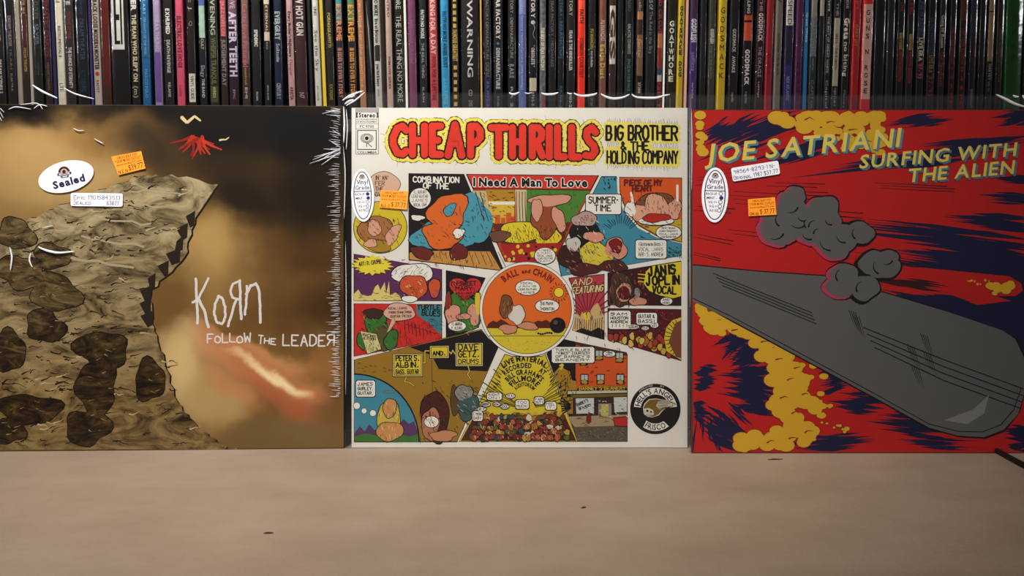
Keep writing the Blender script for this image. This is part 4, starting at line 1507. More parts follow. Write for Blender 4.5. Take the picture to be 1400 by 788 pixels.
# pen hatching over the panels
for (x0, y0, x1, y1, n, cols, ang) in ((565, 300, 640, 345, 40, (BLK, '#8a3a10'), .6), (600, 275, 670, 330, 40, (BLK, '#1f5a68'), 1.1), (592, 346, 680, 364, 34, ('#4a2c10', '#e0b878'), 1.4),
                                       (690, 306, 775, 332, 60, (BLK, '#8a7a12'), 1.2), (646, 262, 664, 300, 26, ('#4a3a22',), 1.4), (668, 261, 702, 303, 26, ('#5a3a10',), .1),
                                       (772, 335, 850, 372, 70, (BLK, '#e0b090', '#6a2a1c'), .8), (786, 300, 826, 345, 44, (BLK, '#e8e0d0'), 1.0), (860, 262, 928, 300, 60, (BLK, '#a8583a'), 1.2),
                                       (872, 300, 930, 326, 34, ('#6a5a12', BLK), .3), (486, 350, 600, 408, 46, ('#3a1438', '#7d4a78'), .2), (490, 425, 545, 480, 80, (BLK, '#1c4a14', '#7aa04a'), .9),
                                       (546, 440, 602, 470, 40, ('#7a1512',), 1.4), (612, 375, 652, 455, 50, (BLK, '#c98a6a'), 1.0), (680, 405, 735, 455, 50, (BLK, '#e0b090'), 1.2),
                                       (668, 440, 772, 450, 24, ('#2a0d08',), 1.4), (834, 380, 880, 415, 60, (BLK, '#a8624a'), 1.3), (838, 424, 928, 460, 50, ('#2a080a', '#b03a3c'), .7),
                                       (487, 495, 560, 510, 20, ('#6a4e0e',), .1), (576, 520, 660, 600, 90, ('#5a430d', BLK), .8), (520, 545, 548, 602, 60, (BLK, '#8a5a2a'), 1.4),
                                       (486, 580, 570, 602, 60, ('#2a1a34', '#1f4a14', BLK), 1.1), (788, 545, 856, 570, 50, (BLK, '#e0e4e0'), .4), (760, 510, 788, 562, 30, (BLK,), 1.5),
                                       (826, 430, 930, 480, 60, (BLK,), 1.2), (783, 425, 826, 462, 40, (BLK, '#5a3d20'), 1.5)):
    for _ in range(n):
        x, y = q.uniform(x0, x1), q.uniform(y0, y1)
        a = ang + q.uniform(-.5, .5)
        L_ = q.uniform(2, 7)
        b.stroke([(x, y), (x + L_ * .5 * math.cos(a), y + L_ * .5 * math.sin(a) + q.uniform(-.6, .6)), (x + L_ * math.cos(a), y + L_ * math.sin(a))], q.uniform(.6, 1.2), q.choice(cols), 12, False, .25)
# round black emblem
b.disc(896, 559.5, 34.5, '#1a1515', 3, 56)
band = []
for a in range(-84, 85, 6):
    band.append((896 + 29.5 * math.sin(math.radians(a)), 559.5 - 29.5 * math.cos(math.radians(a))))
for a in range(84, -85, -6):
    band.append((896 + 20 * math.sin(math.radians(a)), 559.5 - 20 * math.cos(math.radians(a))))
b.poly(band, WHT, 4)
band = []
for a in range(142, 219, 6):
    band.append((896 + 30 * math.sin(math.radians(a)), 559.5 - 30 * math.cos(math.radians(a))))
for a in range(218, 141, -6):
    band.append((896 + 20 * math.sin(math.radians(a)), 559.5 - 20 * math.cos(math.radians(a))))
b.poly(band, WHT, 4)
arc_line(b, "HELL'S ANGELS", (896, 559.5), 21.2, -80, 80, 7.0, '#171212', 5, 'b')
arc_line(b, 'FRISCO', (896, 559.5), 28.6, 212, 148, 7.4, '#171212', 5, 'b', False)
arc_line(b, 'APPROVED', (896, 559.5), 31, -44, -6, 2.4, '#b9b4ac', 4, 'b')
arc_line(b, 'BY', (896, 559.5), 31, 12, 22, 2.4, '#b9b4ac', 4, 'b')
# winged skull emblem
wing = [(882, 553), (888, 547), (898, 546), (906, 548), (914, 548), (921, 551), (920, 556), (910, 558), (904, 562), (900, 567), (893, 570), (886, 569), (881, 565), (880, 558)]
b.poly([(x + (1 if x > 898 else -1), y + (1 if y > 558 else -1)) for x, y in wing], '#d2cabb', 5)
b.poly(wing, '#7a5c22', 6)
b.poly([(900, 549), (914, 549), (920, 552), (919, 555), (908, 557), (901, 560), (897, 555)], '#d3cab2', 7)
for k in range(5):
    b.stroke([(899, 550 + k * 2.2), (918 - k * 2.4, 551 + k * 1.6)], .7, '#2a1f10', 8, False)
b.poly([(880, 559), (887, 558), (893, 561), (894, 567), (887, 569.5), (882, 567)], '#d3cab2', 7)
b.disc(885, 562, 1.7, '#171212', 8, 8)
b.disc(890, 563.5, 1.4, '#171212', 8, 8)
for k in range(4):
    b.stroke([(884 + k * 2, 566.5), (884.3 + k * 2, 569)], .6, '#171212', 8, False)
b.build('sleeve', a2)
grade_sticker(M2, a2, 496.3, 267.5, 15.6, 36, (0, 1), -2)
price_sticker(M2, a2, [(520.5, 260.5), (558.5, 262), (556.5, 287), (519, 284)], '$ 37.77', 'ALL 2')
ztop = b.px(708, 127)[2]
bag = plastic_bag(b.px(473.5, 394)[0], b.px(943.5, 394)[0], ztop, OUTER)
glint_lines = [([(470.5, 146), (471.5, 170), (470.5, 196)], 2.6), ([(474, 150), (475.5, 175), (474, 205)], 1.4), ([(470, 200), (472.5, 240), (471, 300)], 1.3), ([(473, 330), (474, 420), (473.2, 540)], .8), ([(943, 160), (942.4, 300), (943, 420)], .7),
          ([(469, 138), (480, 131), (497, 125)], 3.0), ([(474, 145), (486, 138), (499, 127)], 2.4), ([(470, 137), (477, 134), (484, 132), (488, 126)], 2.4), ([(472, 143), (478, 139), (484, 137)], 3.2),
          ([(696, 127.6), (700, 129.5), (704, 129.5), (710, 127)], 3.4), ([(717, 127.5), (722, 128.6), (727, 127.4)], 1.6), ([(740, 128), (746, 129.8), (756, 129.6), (763, 127.6)], 3.4),
          ([(775, 127.6), (779, 129), (782, 128)], 2), ([(784, 128), (792, 131.5), (802, 131.8), (812, 130), (816, 128)], 3.6),
          ([(821, 129), (828, 133), (838, 135.6), (850, 134.4), (860, 130)], 3.8), ([(863, 129.5), (869, 133.4), (880, 134.6), (896, 134.6), (906, 132), (915, 130)], 3.6)]
fold_glints(M2, bag, glint_lines)
bag.build('plastic_sleeve', a2)

# ---- right album: red cover with streaks and clouds ------------------------
M3 = album_matrix(1181, 620.0, 0.0)
a3 = thing('record_album', 'record sleeve at right with red cover, navy streaks, yellow clouds and slanted yellow title', 'record', M3,
           'albums displayed on the counter')
b = MB(M3)
RED3, NVY3, YEL3, GRY3 = '#c51c18', '#14163e', '#dfb02a', '#656462'
X0, X1, Z1 = sleeve_box(b, 946, 1416, 150, paint('#5c2620'), paint(RED3))
q = random.Random(23)
LIM = (947, 1415, 151, 619)


def clampq(x, y):
    return (min(max(x, LIM[0]), LIM[1]), min(max(y, LIM[2]), LIM[3]))


def streaks(cx, cy, L_, T_, ang, n, col=NVY3, layer=1, core=.5):
    """comic speed lines: a cluster of long tapering slivers"""
    a = math.radians(ang)
    ca, sa = math.cos(a), math.sin(a)
    for i in range(n):
        v = (i + .5) / n - .5
        ln = L_ * (1 - abs(v) * 1.1) * q.uniform(.55, 1.0)
        off = q.uniform(-.18, .18) * L_
        w = T_ / n * q.uniform(.6, 1.5)
        x0, y0 = cx + (off - ln / 2) * ca - v * T_ * sa, cy + (off - ln / 2) * sa + v * T_ * ca
        x1, y1 = cx + (off + ln / 2) * ca - v * T_ * sa, cy + (off + ln / 2) * sa + v * T_ * ca
        mx_, my_ = (x0 + x1) / 2, (y0 + y1) / 2
        pts_ = [(x0, y0), (mx_ - sa * w, my_ + ca * w), (x1, y1), (mx_ + sa * w, my_ - ca * w)]
        pts_ = [clampq(*p) for p in pts_]
        b.poly(pts_, col, layer)


def puffs(pts, r, n, col, layer, out='#8a1a14'):
    """a chain of round cloud puffs with a thin outline"""
    ds = []
    for i in range(len(pts) - 1):
        for _ in range(n):
            t = q.random()
            x = pts[i][0] + (pts[i + 1][0] - pts[i][0]) * t + q.gauss(0, r * .55)
            y = pts[i][1] + (pts[i + 1][1] - pts[i][1]) * t + q.gauss(0, r * .55)
            rr = r * q.uniform(.35, .8)
            ds.append((x, y, rr))
    for x, y, rr in ds:
        if LIM[0] + 2 < x - rr * 1.35 and x + rr * 1.35 < LIM[1] and LIM[2] < y - rr and y + rr < LIM[3]:
            b.disc(x, y, rr * 1.35 + .9, out, layer, 16, rr + .9)
            b.disc(x, y, rr * 1.35, col, layer + 1, 16, rr)


# upper streaks
streaks(1000, 172, 110, 34, -28, 12)
streaks(1050, 180, 190, 42, -22, 18)
streaks(1100, 200, 170, 36, -16, 16)
streaks(1000, 160, 60, 16, -30, 8, RED3, 2)
streaks(1075, 192, 150, 22, -18, 9, RED3, 2)
streaks(1262, 165, 100, 18, -8, 9)
streaks(1390, 160, 80, 24, -8, 10)
streaks(1330, 200, 260, 22, -6, 12)
streaks(1230, 222, 260, 20, -7, 10)
streaks(1385, 245, 90, 12, 3, 6)
streaks(1395, 272, 110, 16, 3, 8)
streaks(1360, 304, 190, 22, 4, 9)
streaks(1290, 322, 340, 26, 6, 8)
streaks(1345, 345, 260, 34, 6, 10)
streaks(1330, 362, 330, 40, 8, 12)
b.poly([(1290, 352), (1330, 345), (1415, 352), (1415, 420), (1370, 408), (1290, 372)], NVY3, 2)
b.poly([(1395, 355), (1415, 352), (1415, 560), (1404, 500), (1390, 466), (1330, 440), (1230, 412), (1225, 402), (1330, 418), (1395, 410)], NVY3, 2)
streaks(1275, 412, 160, 22, 12, 8, NVY3, 2)
for (x0, y0, x1, y1, k) in ((952, 243, 985, 240, 3), (990, 232, 1060, 226, 3), (1000, 262, 1120, 268, 4), (1060, 250, 1130, 252, 3), (948, 282, 1000, 286, 2),
                            (1075, 284, 1180, 292, 4), (950, 320, 1000, 330, 2), (1005, 314, 1060, 322, 2), (948, 345, 985, 354, 2), (1200, 250, 1300, 255, 3), (1195, 300, 1260, 306, 2), (1180, 345, 1290, 362, 3)):
    for m_ in range(k):
        dx, dy = q.uniform(-14, 8), m_ * q.uniform(3, 6)
        if x0 + dx < 948:
            dx = 0
        b.stroke([(x0 + dx, y0 + dy), ((x0 + x1) / 2, (y0 + y1) / 2 + dy), (x1 + dx, y1 + dy)], .5, BLK, 1, False, 1.3)
# red comet with its yellow spray
b.poly([(1170, 366), (1260, 366), (1380, 378), (1396, 388), (1398, 398), (1388, 405), (1360, 405), (1290, 400), (1200, 388)], RED3, 4)
streaks(1250, 388, 140, 14, 8, 5, '#3a0f1c', 5)
puffs([(1352, 391), (1384, 394)], 8, 12, YEL3, 6)
for k in range(9):
    b.disc(1322 + k * 4 + q.uniform(-2, 2), 386 + q.uniform(-3, 4), q.uniform(1, 2), YEL3, 6, 8)
# clouds at the top and left edge
puffs([(1068, 158), (1110, 166), (1150, 162), (1180, 164), (1208, 156)], 12, 16, YEL3, 4)
puffs([(1120, 176), (1160, 188), (1205, 190), (1190, 176)], 9, 14, YEL3, 4)
puffs([(1150, 200), (1190, 200), (1200, 208)], 6, 9, YEL3, 4)
puffs([(954, 164), (952, 182), (955, 200), (952, 212)], 8, 7, YEL3, 4)
# lower left burst
for i in range(64):
    a = math.radians(-60 + i * 250 / 64 + q.uniform(-2, 2)) if i % 2 else math.radians(q.uniform(-70, 190))
    r0 = q.uniform(34, 56)
    r1 = r0 + q.uniform(26, 66)
    cx, cy = 962, 525
    w = q.uniform(1.4, 3.6)
    m0 = (r0 * .4 + r1 * .6)
    P = [(cx + r0 * math.cos(a), cy + r0 * math.sin(a)), (cx + m0 * math.cos(a) - w * math.sin(a), cy + m0 * math.sin(a) + w * math.cos(a)),
         (cx + r1 * math.cos(a), cy + r1 * math.sin(a)), (cx + m0 * math.cos(a) + w * math.sin(a), cy + m0 * math.sin(a) - w * math.cos(a))]
    P = [clampq(*p) for p in P]
    b.poly(P, NVY3, 1)
streaks(962, 516, 50, 36, 4, 12)
streaks(955, 562, 40, 26, 8, 10)
streaks(1020, 482, 90, 36, -12, 12)
streaks(1030, 545, 110, 40, 10, 14)
streaks(1032, 520, 110, 34, 3, 12)
streaks(990, 590, 100, 40, 30, 14)
streaks(1008, 462, 70, 24, -22, 9)
# lower right clusters
streaks(1140, 520, 60, 34, -10, 12)
streaks(1175, 552, 90, 30, 6, 14)
streaks(1250, 580, 130, 34, 6, 16)
streaks(1140, 605, 150, 22, -4, 12)
streaks(1280, 606, 120, 18, 2, 10)
streaks(1400, 600, 60, 36, 6, 12)
# yellow cloud chain
puffs([(956, 418), (962, 436)], 9, 16, YEL3, 4)
puffs([(966, 448), (1000, 440), (1032, 456), (1052, 484)], 12, 17, YEL3, 4)
puffs([(1056, 480), (1072, 506), (1072, 530), (1074, 560), (1090, 585)], 13, 20, YEL3, 4)
puffs([(1080, 510), (1094, 520), (1090, 550), (1116, 556)], 10, 16, YEL3, 4)
puffs([(1012, 612), (1040, 604), (1070, 600), (1100, 592)], 11, 20, YEL3, 4)
puffs([(1110, 545), (1140, 560)], 4, 8, YEL3, 4)
puffs([(1120, 575), (1160, 588)], 4, 9, YEL3, 4)
for (x, y) in ((1060, 492), (1076, 520), (1066, 545), (1082, 566), (1040, 468), (1096, 540), (1048, 606), (1078, 600), (1014, 446), (1000, 452), (1085, 504), (1100, 592), (1130, 168), (1160, 178), (1100, 164), (1182, 196)):
    b.stroke([(x, y), (x + q.uniform(4, 8), y - q.uniform(1, 4)), (x + q.uniform(9, 13), y - q.uniform(0, 3))], 2.2, '#8a1a14', 6, False, .4)
for _ in range(34):
    x, y = q.uniform(1092, 1140), q.uniform(498, 606)
    r_ = q.uniform(1.5, 4.5)
    if x - 1092 < q.uniform(0, 48) and y - r_ > 510 - (1140 - x) * .5:
        b.disc(x, y, r_ * 1.5 + .8, '#8a1a14', 4, 12, r_ + .8)
        b.disc(x, y, r_ * 1.5, YEL3, 5, 12, r_)
# plain grey slanting band with fine lines
band3 = [(947, 363), (1040, 372), (1130, 378), (1200, 398), (1300, 428), (1370, 452), (1388, 464), (1400, 490), (1402, 530), (1392, 566), (1372, 588),
         (1345, 598), (1310, 596), (1270, 585), (1200, 546), (1130, 508), (1060, 470), (1000, 438), (947, 412)]
b.poly([(x + (0 if x < 960 else (2 if x > 1300 else 0)), y + (2.2 if y > 430 and x < 1380 else -1.6)) for x, y in band3], BLK, 7)
b.poly(band3, GRY3, 8)
low = [(947, 408), (1000, 433), (1060, 465), (1130, 503), (1200, 541), (1270, 580), (1310, 590), (1342, 591), (1368, 581), (1386, 560), (1396, 530)]
b.stroke(low, 1.2, BLK, 9, False)
for k in range(4):
    b.stroke([(975 + k * 4, 374 + k * 5.5), (1110 + k * 2, 428 + k * 5)], 1.2, BLK, 9, False)
    b.stroke([(1180 + k * 5, 448 + k * 9), (1290, 492 + k * 9.5), (1399 - k * 1, 532 + k * 9)], 1.4, BLK, 9, False)
for (x, y) in ((1160, 424), (1165, 430), (1258, 456), (1240, 472), (1262, 480), (1246, 500)):
    for k in range(4):
        b.stroke([(x + k * 3, y + k), (x + 9 + k * 3, y + 24 + k * 3)], 1.0, BLK, 9, False, .3)
b.poly([(1290, 575), (1330, 560), (1352, 540), (1345, 566), (1322, 580)], '#8a8a86', 9)
# grey smoke puffs with pink shade edges, in the middle of the cover
gp = []
for k in range(34):
    t = q.random()
    x = 1062 + 130 * t + q.gauss(0, 16)
    y = 302 + 78 * t * t + q.gauss(0, 20)
    gp.append((x, y, q.uniform(11, 22)))
for i, (x, y, r) in enumerate(gp):
    b.poly(lump(x, y, r * 1.12 + 2, r + 2, i, 24, .12), BLK, 10)
for i, (x, y, r) in enumerate(gp):
    if x < 1170:
        b.poly(lump(x - 1.5, y + .5, r * 1.12, r, i, 24, .12), '#c23a5c', 11)
    b.poly(lump(x + 1.6, y - .8, r * 1.12 - 1.6, r - 1.4, i, 24, .12), '#666563', 12)
for i, (x, y, r) in enumerate(gp):
    if i % 2 == 0 and r > 11:
        a0 = q.uniform(0, 3)
        b.stroke([(x + r * .6 * math.cos(a0 + k * .35), y + r * .55 * math.sin(a0 + k * .35)) for k in range(6)], 2.6, BLK, 13, True, .6)
# slanted two-tone titles
for (t, A, B, h) in (('JOE SATRIANI', (964, 223), (1229, 200.5), 24.5), ('SURFING WITH', (1174, 230.5), (1388, 213), 17.6), ('THE ALIEN', (1240, 249.5), (1385, 237.5), 17.6)):
    for s in range(1, 6):
        font_line(b, t, (A[0] + s * .62, A[1] + s * .55), (B[0] + s * .62, B[1] + s * .55), h, '#5b8f9e' if h > 22 else '#5a7a88', 15, 'b', .22, .13)
    font_line(b, t, A, B, h, '#f2d765', 17, 'b', .22, .13)
b.build('sleeve', a3)
grade_sticker(M3, a3, 976.8, 267, 18.2, 37.5, (1,), 1)
written_label(M3, a3, (998.5, 230.5), (1063, 220), 18.5, [('98564-8293-1 N-', .04, .92, .46, 5.0), ('Original 1987 $37.77', .03, .97, .90, 5.2)])
price_sticker(M3, a3, [(1021.5, 273), (1058.5, 270), (1060.5, 294), (1022.5, 296)], '$ 37.77', 'Orig')
ztop = b.px(1180, 130)[2]
bag = plastic_bag(b.px(945, 394)[0], X1 + 0.002, ztop, OUTER)
fold_glints(M3, bag, [([(1360, 130), (1372, 136), (1386, 143), (1404, 148)], 4.2), ([(1383, 131), (1387, 133), (1391, 133)], 3.0), ([(1396, 131), (1401, 136), (1410, 139)], 4.0),
               ([(944.6, 150), (945.4, 200), (944.8, 260)], .9)])
bag.build('plastic_sleeve', a3)

# ------------------------------------------------------------------ the row of records on the shelf
# (left px, right px at row 75, colour, patches (row0, row1, colour), lettering, label, lean px over 140 rows)
# lettering: (text, row0, row1, colour, size as a share of the width, style, kind) kind 'd' reads downwards, 's' is stacked upright
K = '#141112'
W = '#d9d6d0'
SP = [
 (-7, 6.5, K, [], [('ARRIVAL', -30, 26, W, .5, 'r', 'd'), ('LIVE', 34, 56, '#b9a98a', .35, 'r', 'd'), ('DREAM SCENES 2', 82, 128, '#c9c4bd', .3, 'b', 'd')],
  'black spine with white lettering cut by the left edge of the photo', 0),
 (8, 21.5, '#171314', [], [('DREAM THEATER', 22, 64, '#9b938d', .34, 'r', 'd'), ('TRAIN', 66, 95, '#6f6862', .2, 'r', 'd'), ('ELEKTRA', 101, 125, '#8d867f', .2, 'r', 'd')],
  'black spine with small grey serif lettering, left of a narrow cream spine', 0),
 (22, 29, '#9a9080', [], [], 'narrow plain cream-grey spine near the left end, without lettering', -1),
 (30, 39, '#2a1712', [(20, 62, '#4a1916')], [('OCTAVIUM', -30, 19, '#9a7a3c', .5, 'b', 'd'), ('DREAM THEATER', 66, 99, '#b08c45', .42, 'b', 'd')],
  'dark brown and maroon spine with gold lettering, right of the cream one', 0),
 (39.6, 44, '#7c756b', [], [], 'thin black spine greyed by a painted plastic highlight, left of the dark green spine', 0),  # highlight of the plastic edge put into the spine colour
 (46, 57.5, '#141a17', [], [('BLACK CLOUDS', -20, 26, '#4f5a48', .5, 'b', 'd'), ('SILVER', 33, 62, '#5a6a70', .42, 'b', 'd'), ('ROADRUNNER', 86, 104, '#5b5850', .2, 'r', 'd')],
  'nearly black green spine with faint grey-blue lettering', 0),
 (60, 70.5, '#2a1418', [], [('SYSTEMATIC CHAOS', -24, 78, '#7d2b3a', .5, 'r', 'd'), ('DREAM THEATER', 86, 124, '#7a6a52', .26, 'r', 'd')],
  'dark maroon spine with dull red lettering, close left of the wide white spine', 0),
 (71.2, 76, '#1c1a38', [], [], 'thin navy spine touching the wide white lettered spine', 0),
 (76.8, 88, '#cfc8b6', [(112, 134, '#d8d2c2')], [('IN', -10, 4, '#5b564c', .5, 'r', 'd'), ('INSTRUMENTAL II', 36, 78, '#3c3934', .36, 'r', 'd'), ('LTE', 114, 126, '#3c3934', .45, 'r', 'd')],
  'wide white spine with thin black lettering, whitest of the left end', -1),
 (89, 102.5, '#2c2426', [], [('LIVE', -14, 7, '#c9c2bd', .4, 'b', 'd'), ('OCTAVE OF ONE', 16, 53, '#7a2f2c', .4, 'b', 'd'), ('THE DANCE OF ETERNITY', 65, 121, '#d0cac6', .36, 'b', 'd')],
  'dark brown spine with red words above bold white words', 0),
 (104.5, 121.5, '#0e0f14', [], [('A VIEW FROM', -8, 20, '#33405a', .24, 'r', 'd'), ('DREAM THEATER', 26, 82, '#3d4c66', .4, 'r', 'd'), ('ASTONISHING', 96, 126, '#2c3c5e', .4, 'r', 'd')],
  'broad black spine with dim blue lettering', 0),
 (122.4, 126, '#27204a', [], [], 'thin violet-blue spine left of the white spine with heavy black lettering', 0),
 (126.8, 137.5, '#b5a49a', [], [('GET IT BACK LOOSE MODERN MONSTER', -20, 96, '#2a2422', .55, 'x', 'd'), ('BASTET', 110, 127, '#4a3d3a', .34, 'b', 'd')],
  'pinkish white spine with a dense column of black lettering and red dot', -1),
 (138.5, 151, '#58170e', [(116, 150, '#37201a')], [], 'plain rust red spine left of the wide black box', 0),
 (152, 177.5, '#0d0c0c', [(-40, 68, '#cfccc8', -.9, .5), (-40, 61, '#0d0c0c', -.62, .02), (-30, 20, '#cfccc8', -.36, .5), (28, 56, '#cfccc8', -.36, .5), (-40, 61, '#0d0c0c', .1, .3)], [], 'wide black box spine with huge white logo block', 0),
 (178.8, 190.5, '#16120f', [], [('SISTER', -25, 15, W, .6, 'x', 'd'), ('THE MAN WHO SLEPT ON', 20, 112, '#c9bd9c', .5, 'x', 'd'), ('(m)', 118, 134, '#a59a7c', .5, 'b', 'd')],
  'black spine with bold cream handwritten style capitals, left of the blue spine', 0),
 (193, 205, '#1f5f8e', [(78, 80, '#174a70')], [('PILLARS', -10, 20, '#8fbcd8', .3, 'b', 'd'), ('SERVANTS OF THE MIND', 24, 75, '#6fa6c8', .28, 'b', 'd'), ('MARCO POLO', 95, 134, '#5d9cc4', .34, 'b', 'd')],
  'bright blue spine with pale blue lettering, left of the lilac spine', 0),
 (210, 221, '#9584a4', [(-20, 30, '#a395b0'), (72, 140, '#6d4e90')], [('EARTHLING', 28, 70, '#b3a6be', .5, 'x', 'd')],
  'lilac spine fading to purple below, with pale lettering', 0),
 (224, 237, '#191415', [], [('EXHUMED', 12, 47, W, .42, 'x', 'd'), ('DEATH REVENGE', 55, 100, '#c4bfba', .36, 'b', 'd'), ('RELAPSE', 113, 133, '#b5b0aa', .26, 'b', 'd')],
  'black spine with white lettering between the lilac and the pink spine', 0),
 (240.3, 251.6, '#cf5270', [], [('ELECTRIC LOVE HOGS', 22, 93, '#6b1e33', .5, 'x', 'd'), ('London', 117, 132, '#8a2c45', .42, 'r', 'd')],
  'hot pink spine with dark red lettering', 0),
 (256, 267.5, '#17110f', [(101, 140, '#d9d5cc')], [('Eric J.', -20, 16, '#b8a994', .4, 'r', 'd'), ('Q', 29, 36, '#8a7f70', .4, 'r', 'd'), ('VINYL GUIDE', 104, 136, '#4b4944', .4, 'b', 'd')],
  'black spine with white sticker at its bottom', 0),
 (271.8, 282.3, '#0f1220', [(8, 52, '#a4c2b2'), (-20, 8, '#4f5f9e')], [('CULT', 53, 68, '#b9b684', .36, 'b', 'd'), ('Elegy', 90, 106, '#a4a8b4', .5, 'r', 'd'), ('THE BAND', 108, 134, '#c3c3c6', .36, 'b', 'd')],
  'navy spine with mint and blue block at its top', 0),
 (285.5, 298.5, '#20221a', [(118, 140, '#4a4a2c')], [('EVENING', -8, 48, '#a9b09a', .5, 'b', 'd'), ('WHISPER TRANQUIL', 52, 116, '#6d7248', .55, 'b', 'd'), ('WINDS', 119, 134, '#c0b878', .3, 'b', 'd')],
  'dark green spine with pale upper lettering and mossy lower lettering', 0),
 (301, 311, '#2a1a1c', [(-20, 50, '#b04c50')], [('JAZZ LIVES ON', 2, 49, '#d48c86', .5, 'b', 'd'), ('JUDGEMENT DAY', 54, 118, '#8a7878', .55, 'x', 'd')],
  'dark spine with dusty red upper half and grey scrawl below', 0),
 (312, 326, '#2b1420', [(-20, 34, '#6e5562')], [('LOVE', -10, 12, '#c9a8b4', .5, 'b', 'd'), ('AFTER TEETH', 16, 105, '#cdc2da', .7, 'x', 'd'), ('EPIC', 123, 136, '#9a8690', .22, 'b', 'd')],
  'plum spine with large lilac white brush lettering', 0),
 (330, 341.5, '#3c2c2c', [(-20, 88, '#7a5a5a')], [('Casta Diva Pictured', 6, 92, '#b5636a', .6, 'b', 'd'), ('soundtrack', 93, 117, '#b98a3c', .3, 'b', 'd'), ('EMI', 120, 135, '#b8aeae', .3, 'b', 'd')],
  'dusty rose spine with red outlined lettering and small gold words', 0),
 (344, 357, '#131214', [], [('EPIDEMIC', 41, 64, W, .36, 'x', 'd'), ('RECORDS', 126, 138, '#c9c6c2', .2, 'b', 'd')],
  'black spine with one short white word halfway down, right of the rose spine', 0),
 (360.5, 370.5, '#121013', [(-20, 56, '#cbbfa8'), (6, 44, '#4a3028')], [('ETERNAL', 8, 44, '#cbbfa8', .3, 'b', 'd'), ('REO', 58, 68, '#9d958c', .2, 'b', 'd'), ('METAL BLADE', 117, 137, '#b4aea6', .2, 'b', 'd')],
  'black spine with cream upper block holding brown bar', 0),
 (374.5, 386, '#101c36', [], [('EVERGREY', 16, 55, '#a9b4b4', .6, 'x', 'd'), ('Solitude', 60, 85, '#b7bfca', .44, 'r', 'd'), ('CENTURY', 114, 136, '#8d9494', .5, 'x', 'd')],
  'navy spine with blocky grey-white upper word and lower stamp', 0),
 (392.5, 402, '#bf9797', [], [("Every Mother's Nightmare", 16, 78, '#3a2226', .4, 'x', 'd'), ('Deeper', 82, 104, '#6a4347', .42, 'r', 'd'), ('ARISTA', 119, 137, '#3a2226', .5, 'b', 'd')],
  'pale pink spine with small dark lettering', 0),
 (403, 419.5, '#3b1d20', [], [('SKID ROW HOT GUN', -40, 49, '#cdc6c0', .56, 'x', 'd'), ('N7', 127, 135, '#a89a9a', .4, 'b', 'd')],
  'broad dark maroon spine with large white lettering at the top', 0),
 (421.5, 426.5, '#0c0b0d', [], [], 'thin plain black spine left of the leaning white spine', 0),
 (428.5, 437.5, '#d3cfc6', [], [('LINES', 10, 22, '#3c3a38', .4, 'r', 'd'), ('See the Sky', 42, 98, '#2c2a2a', .5, 'r', 'd'), ('jive records', 118, 138, '#5a5753', .3, 'r', 'd')],
  'leaning white spine with black script lettering', -8),
 (439, 444, '#b29a2c', [], [], 'thin leaning yellow spine pressed against the white one', -6),
 (446, 456.5, '#211a12', [], [('PORNOGRAFFITTI', 18, 65, '#c2b26a', .4, 'b', 'd'), ('EXTREME', 116, 137, '#a08c3e', .4, 'b', 'd')],
  'black-brown spine with pale yellow lettering, right of the thin yellow spine', -2),
 (459.5, 470, '#241a2a', [(-20, 32, '#3d8a8c')], [('EXTREME', 6, 56, '#d98e62', .62, 'x', 'd'), ('III SIDES TO EVERY STORY', 66, 134, '#c98a72', .5, 'x', 'd')],
  'teal-topped dark spine with salmon block lettering, left of its golden twin', -2),
 (475.5, 487, '#1c1524', [(-20, 30, '#4a7c50')], [('EXTREME', 7, 57, '#e2a03c', .66, 'x', 'd'), ('III SIDES TO EVERY STORY', 66, 134, '#e09a3a', .5, 'x', 'd')],
  'green-topped dark spine with golden orange block lettering', -2),
 (490, 499, '#b07a50', [], [('waiting for the punchline', 4, 120, '#d6a682', .5, 'b', 'd')], 'tan orange spine with faint paler lettering', -3),
 (501, 508.5, '#0d0c0d', [(-4, 1, '#0d0c0d')], [('.', 8, 9, '#b9b5b0', .1, 'r', 'd')], 'black spine with long white brush strokes', -3),
 (511, 521, '#c6c2ba', [(62, 84, '#2a2a26')], [('FAITH NO MORE', -20, 22, '#3a3a38', .5, 'x', 'd'), ('live at Brixton', 26, 59, '#3a3a38', .46, 'x', 'd'), ('you fat b boys', 88, 118, '#2c2c2a', .4, 'x', 'd'), ('slash', 122, 132, '#7c7a74', .34, 'r', 'd')],
  'white spine split by dark block in its middle', -3),
 (527.5, 536.5, '#c0a79a', [], [('INTRO', -4, 24, '#8c4a44', .4, 'b', 'd'), ('FNM LIVE SERIES', 78, 122, '#7d3c3a', .36, 'b', 'd')],
  'beige pink spine with tiny red lettering', -2),
 (540, 552, '#14160f', [], [('NO MORE · THE REAL THING NO MORE', -30, 140, '#c5c2b4', .6, 'r', 'd')], 'black spine filled with large white serif capitals', -2),
 (553, 556.5, '#c9c5bd', [], [], 'thin white plastic-edge highlight built as a spine, between the black serif and mauve spines', -2),  # bright edge of a plastic bag, painted as its own body
 (558, 569.5, '#7b3f62', [], [('INTRODUCE YOURSELF', 28, 88, '#a97392', .4, 'r', 'd')], 'mauve spine with thin pinkish lettering', -2),
 (573, 583.5, '#15171a', [], [('FAITH NO MORE', 14, 53, '#d3d6d4', .44, 'x', 'd'), ('THE REAL THING', 59, 107, '#9fa6a6', .36, 'b', 'd'), ('SLASH', 119, 140, '#a9a9a4', .26, 'b', 'd')],
  'black spine with small grey-white lettering, between mauve and salmon spines', -1),
 (587, 598.5, '#c0474e', [], [('KING FOR A DAY', 0, 75, '#e9c3bd', .56, 'x', 'd'), ('FOOL FOR A LIFETIME', 78, 138, '#8a2530', .5, 'x', 'd')],
  'salmon red spine with white lettering above dark red lettering', -2),
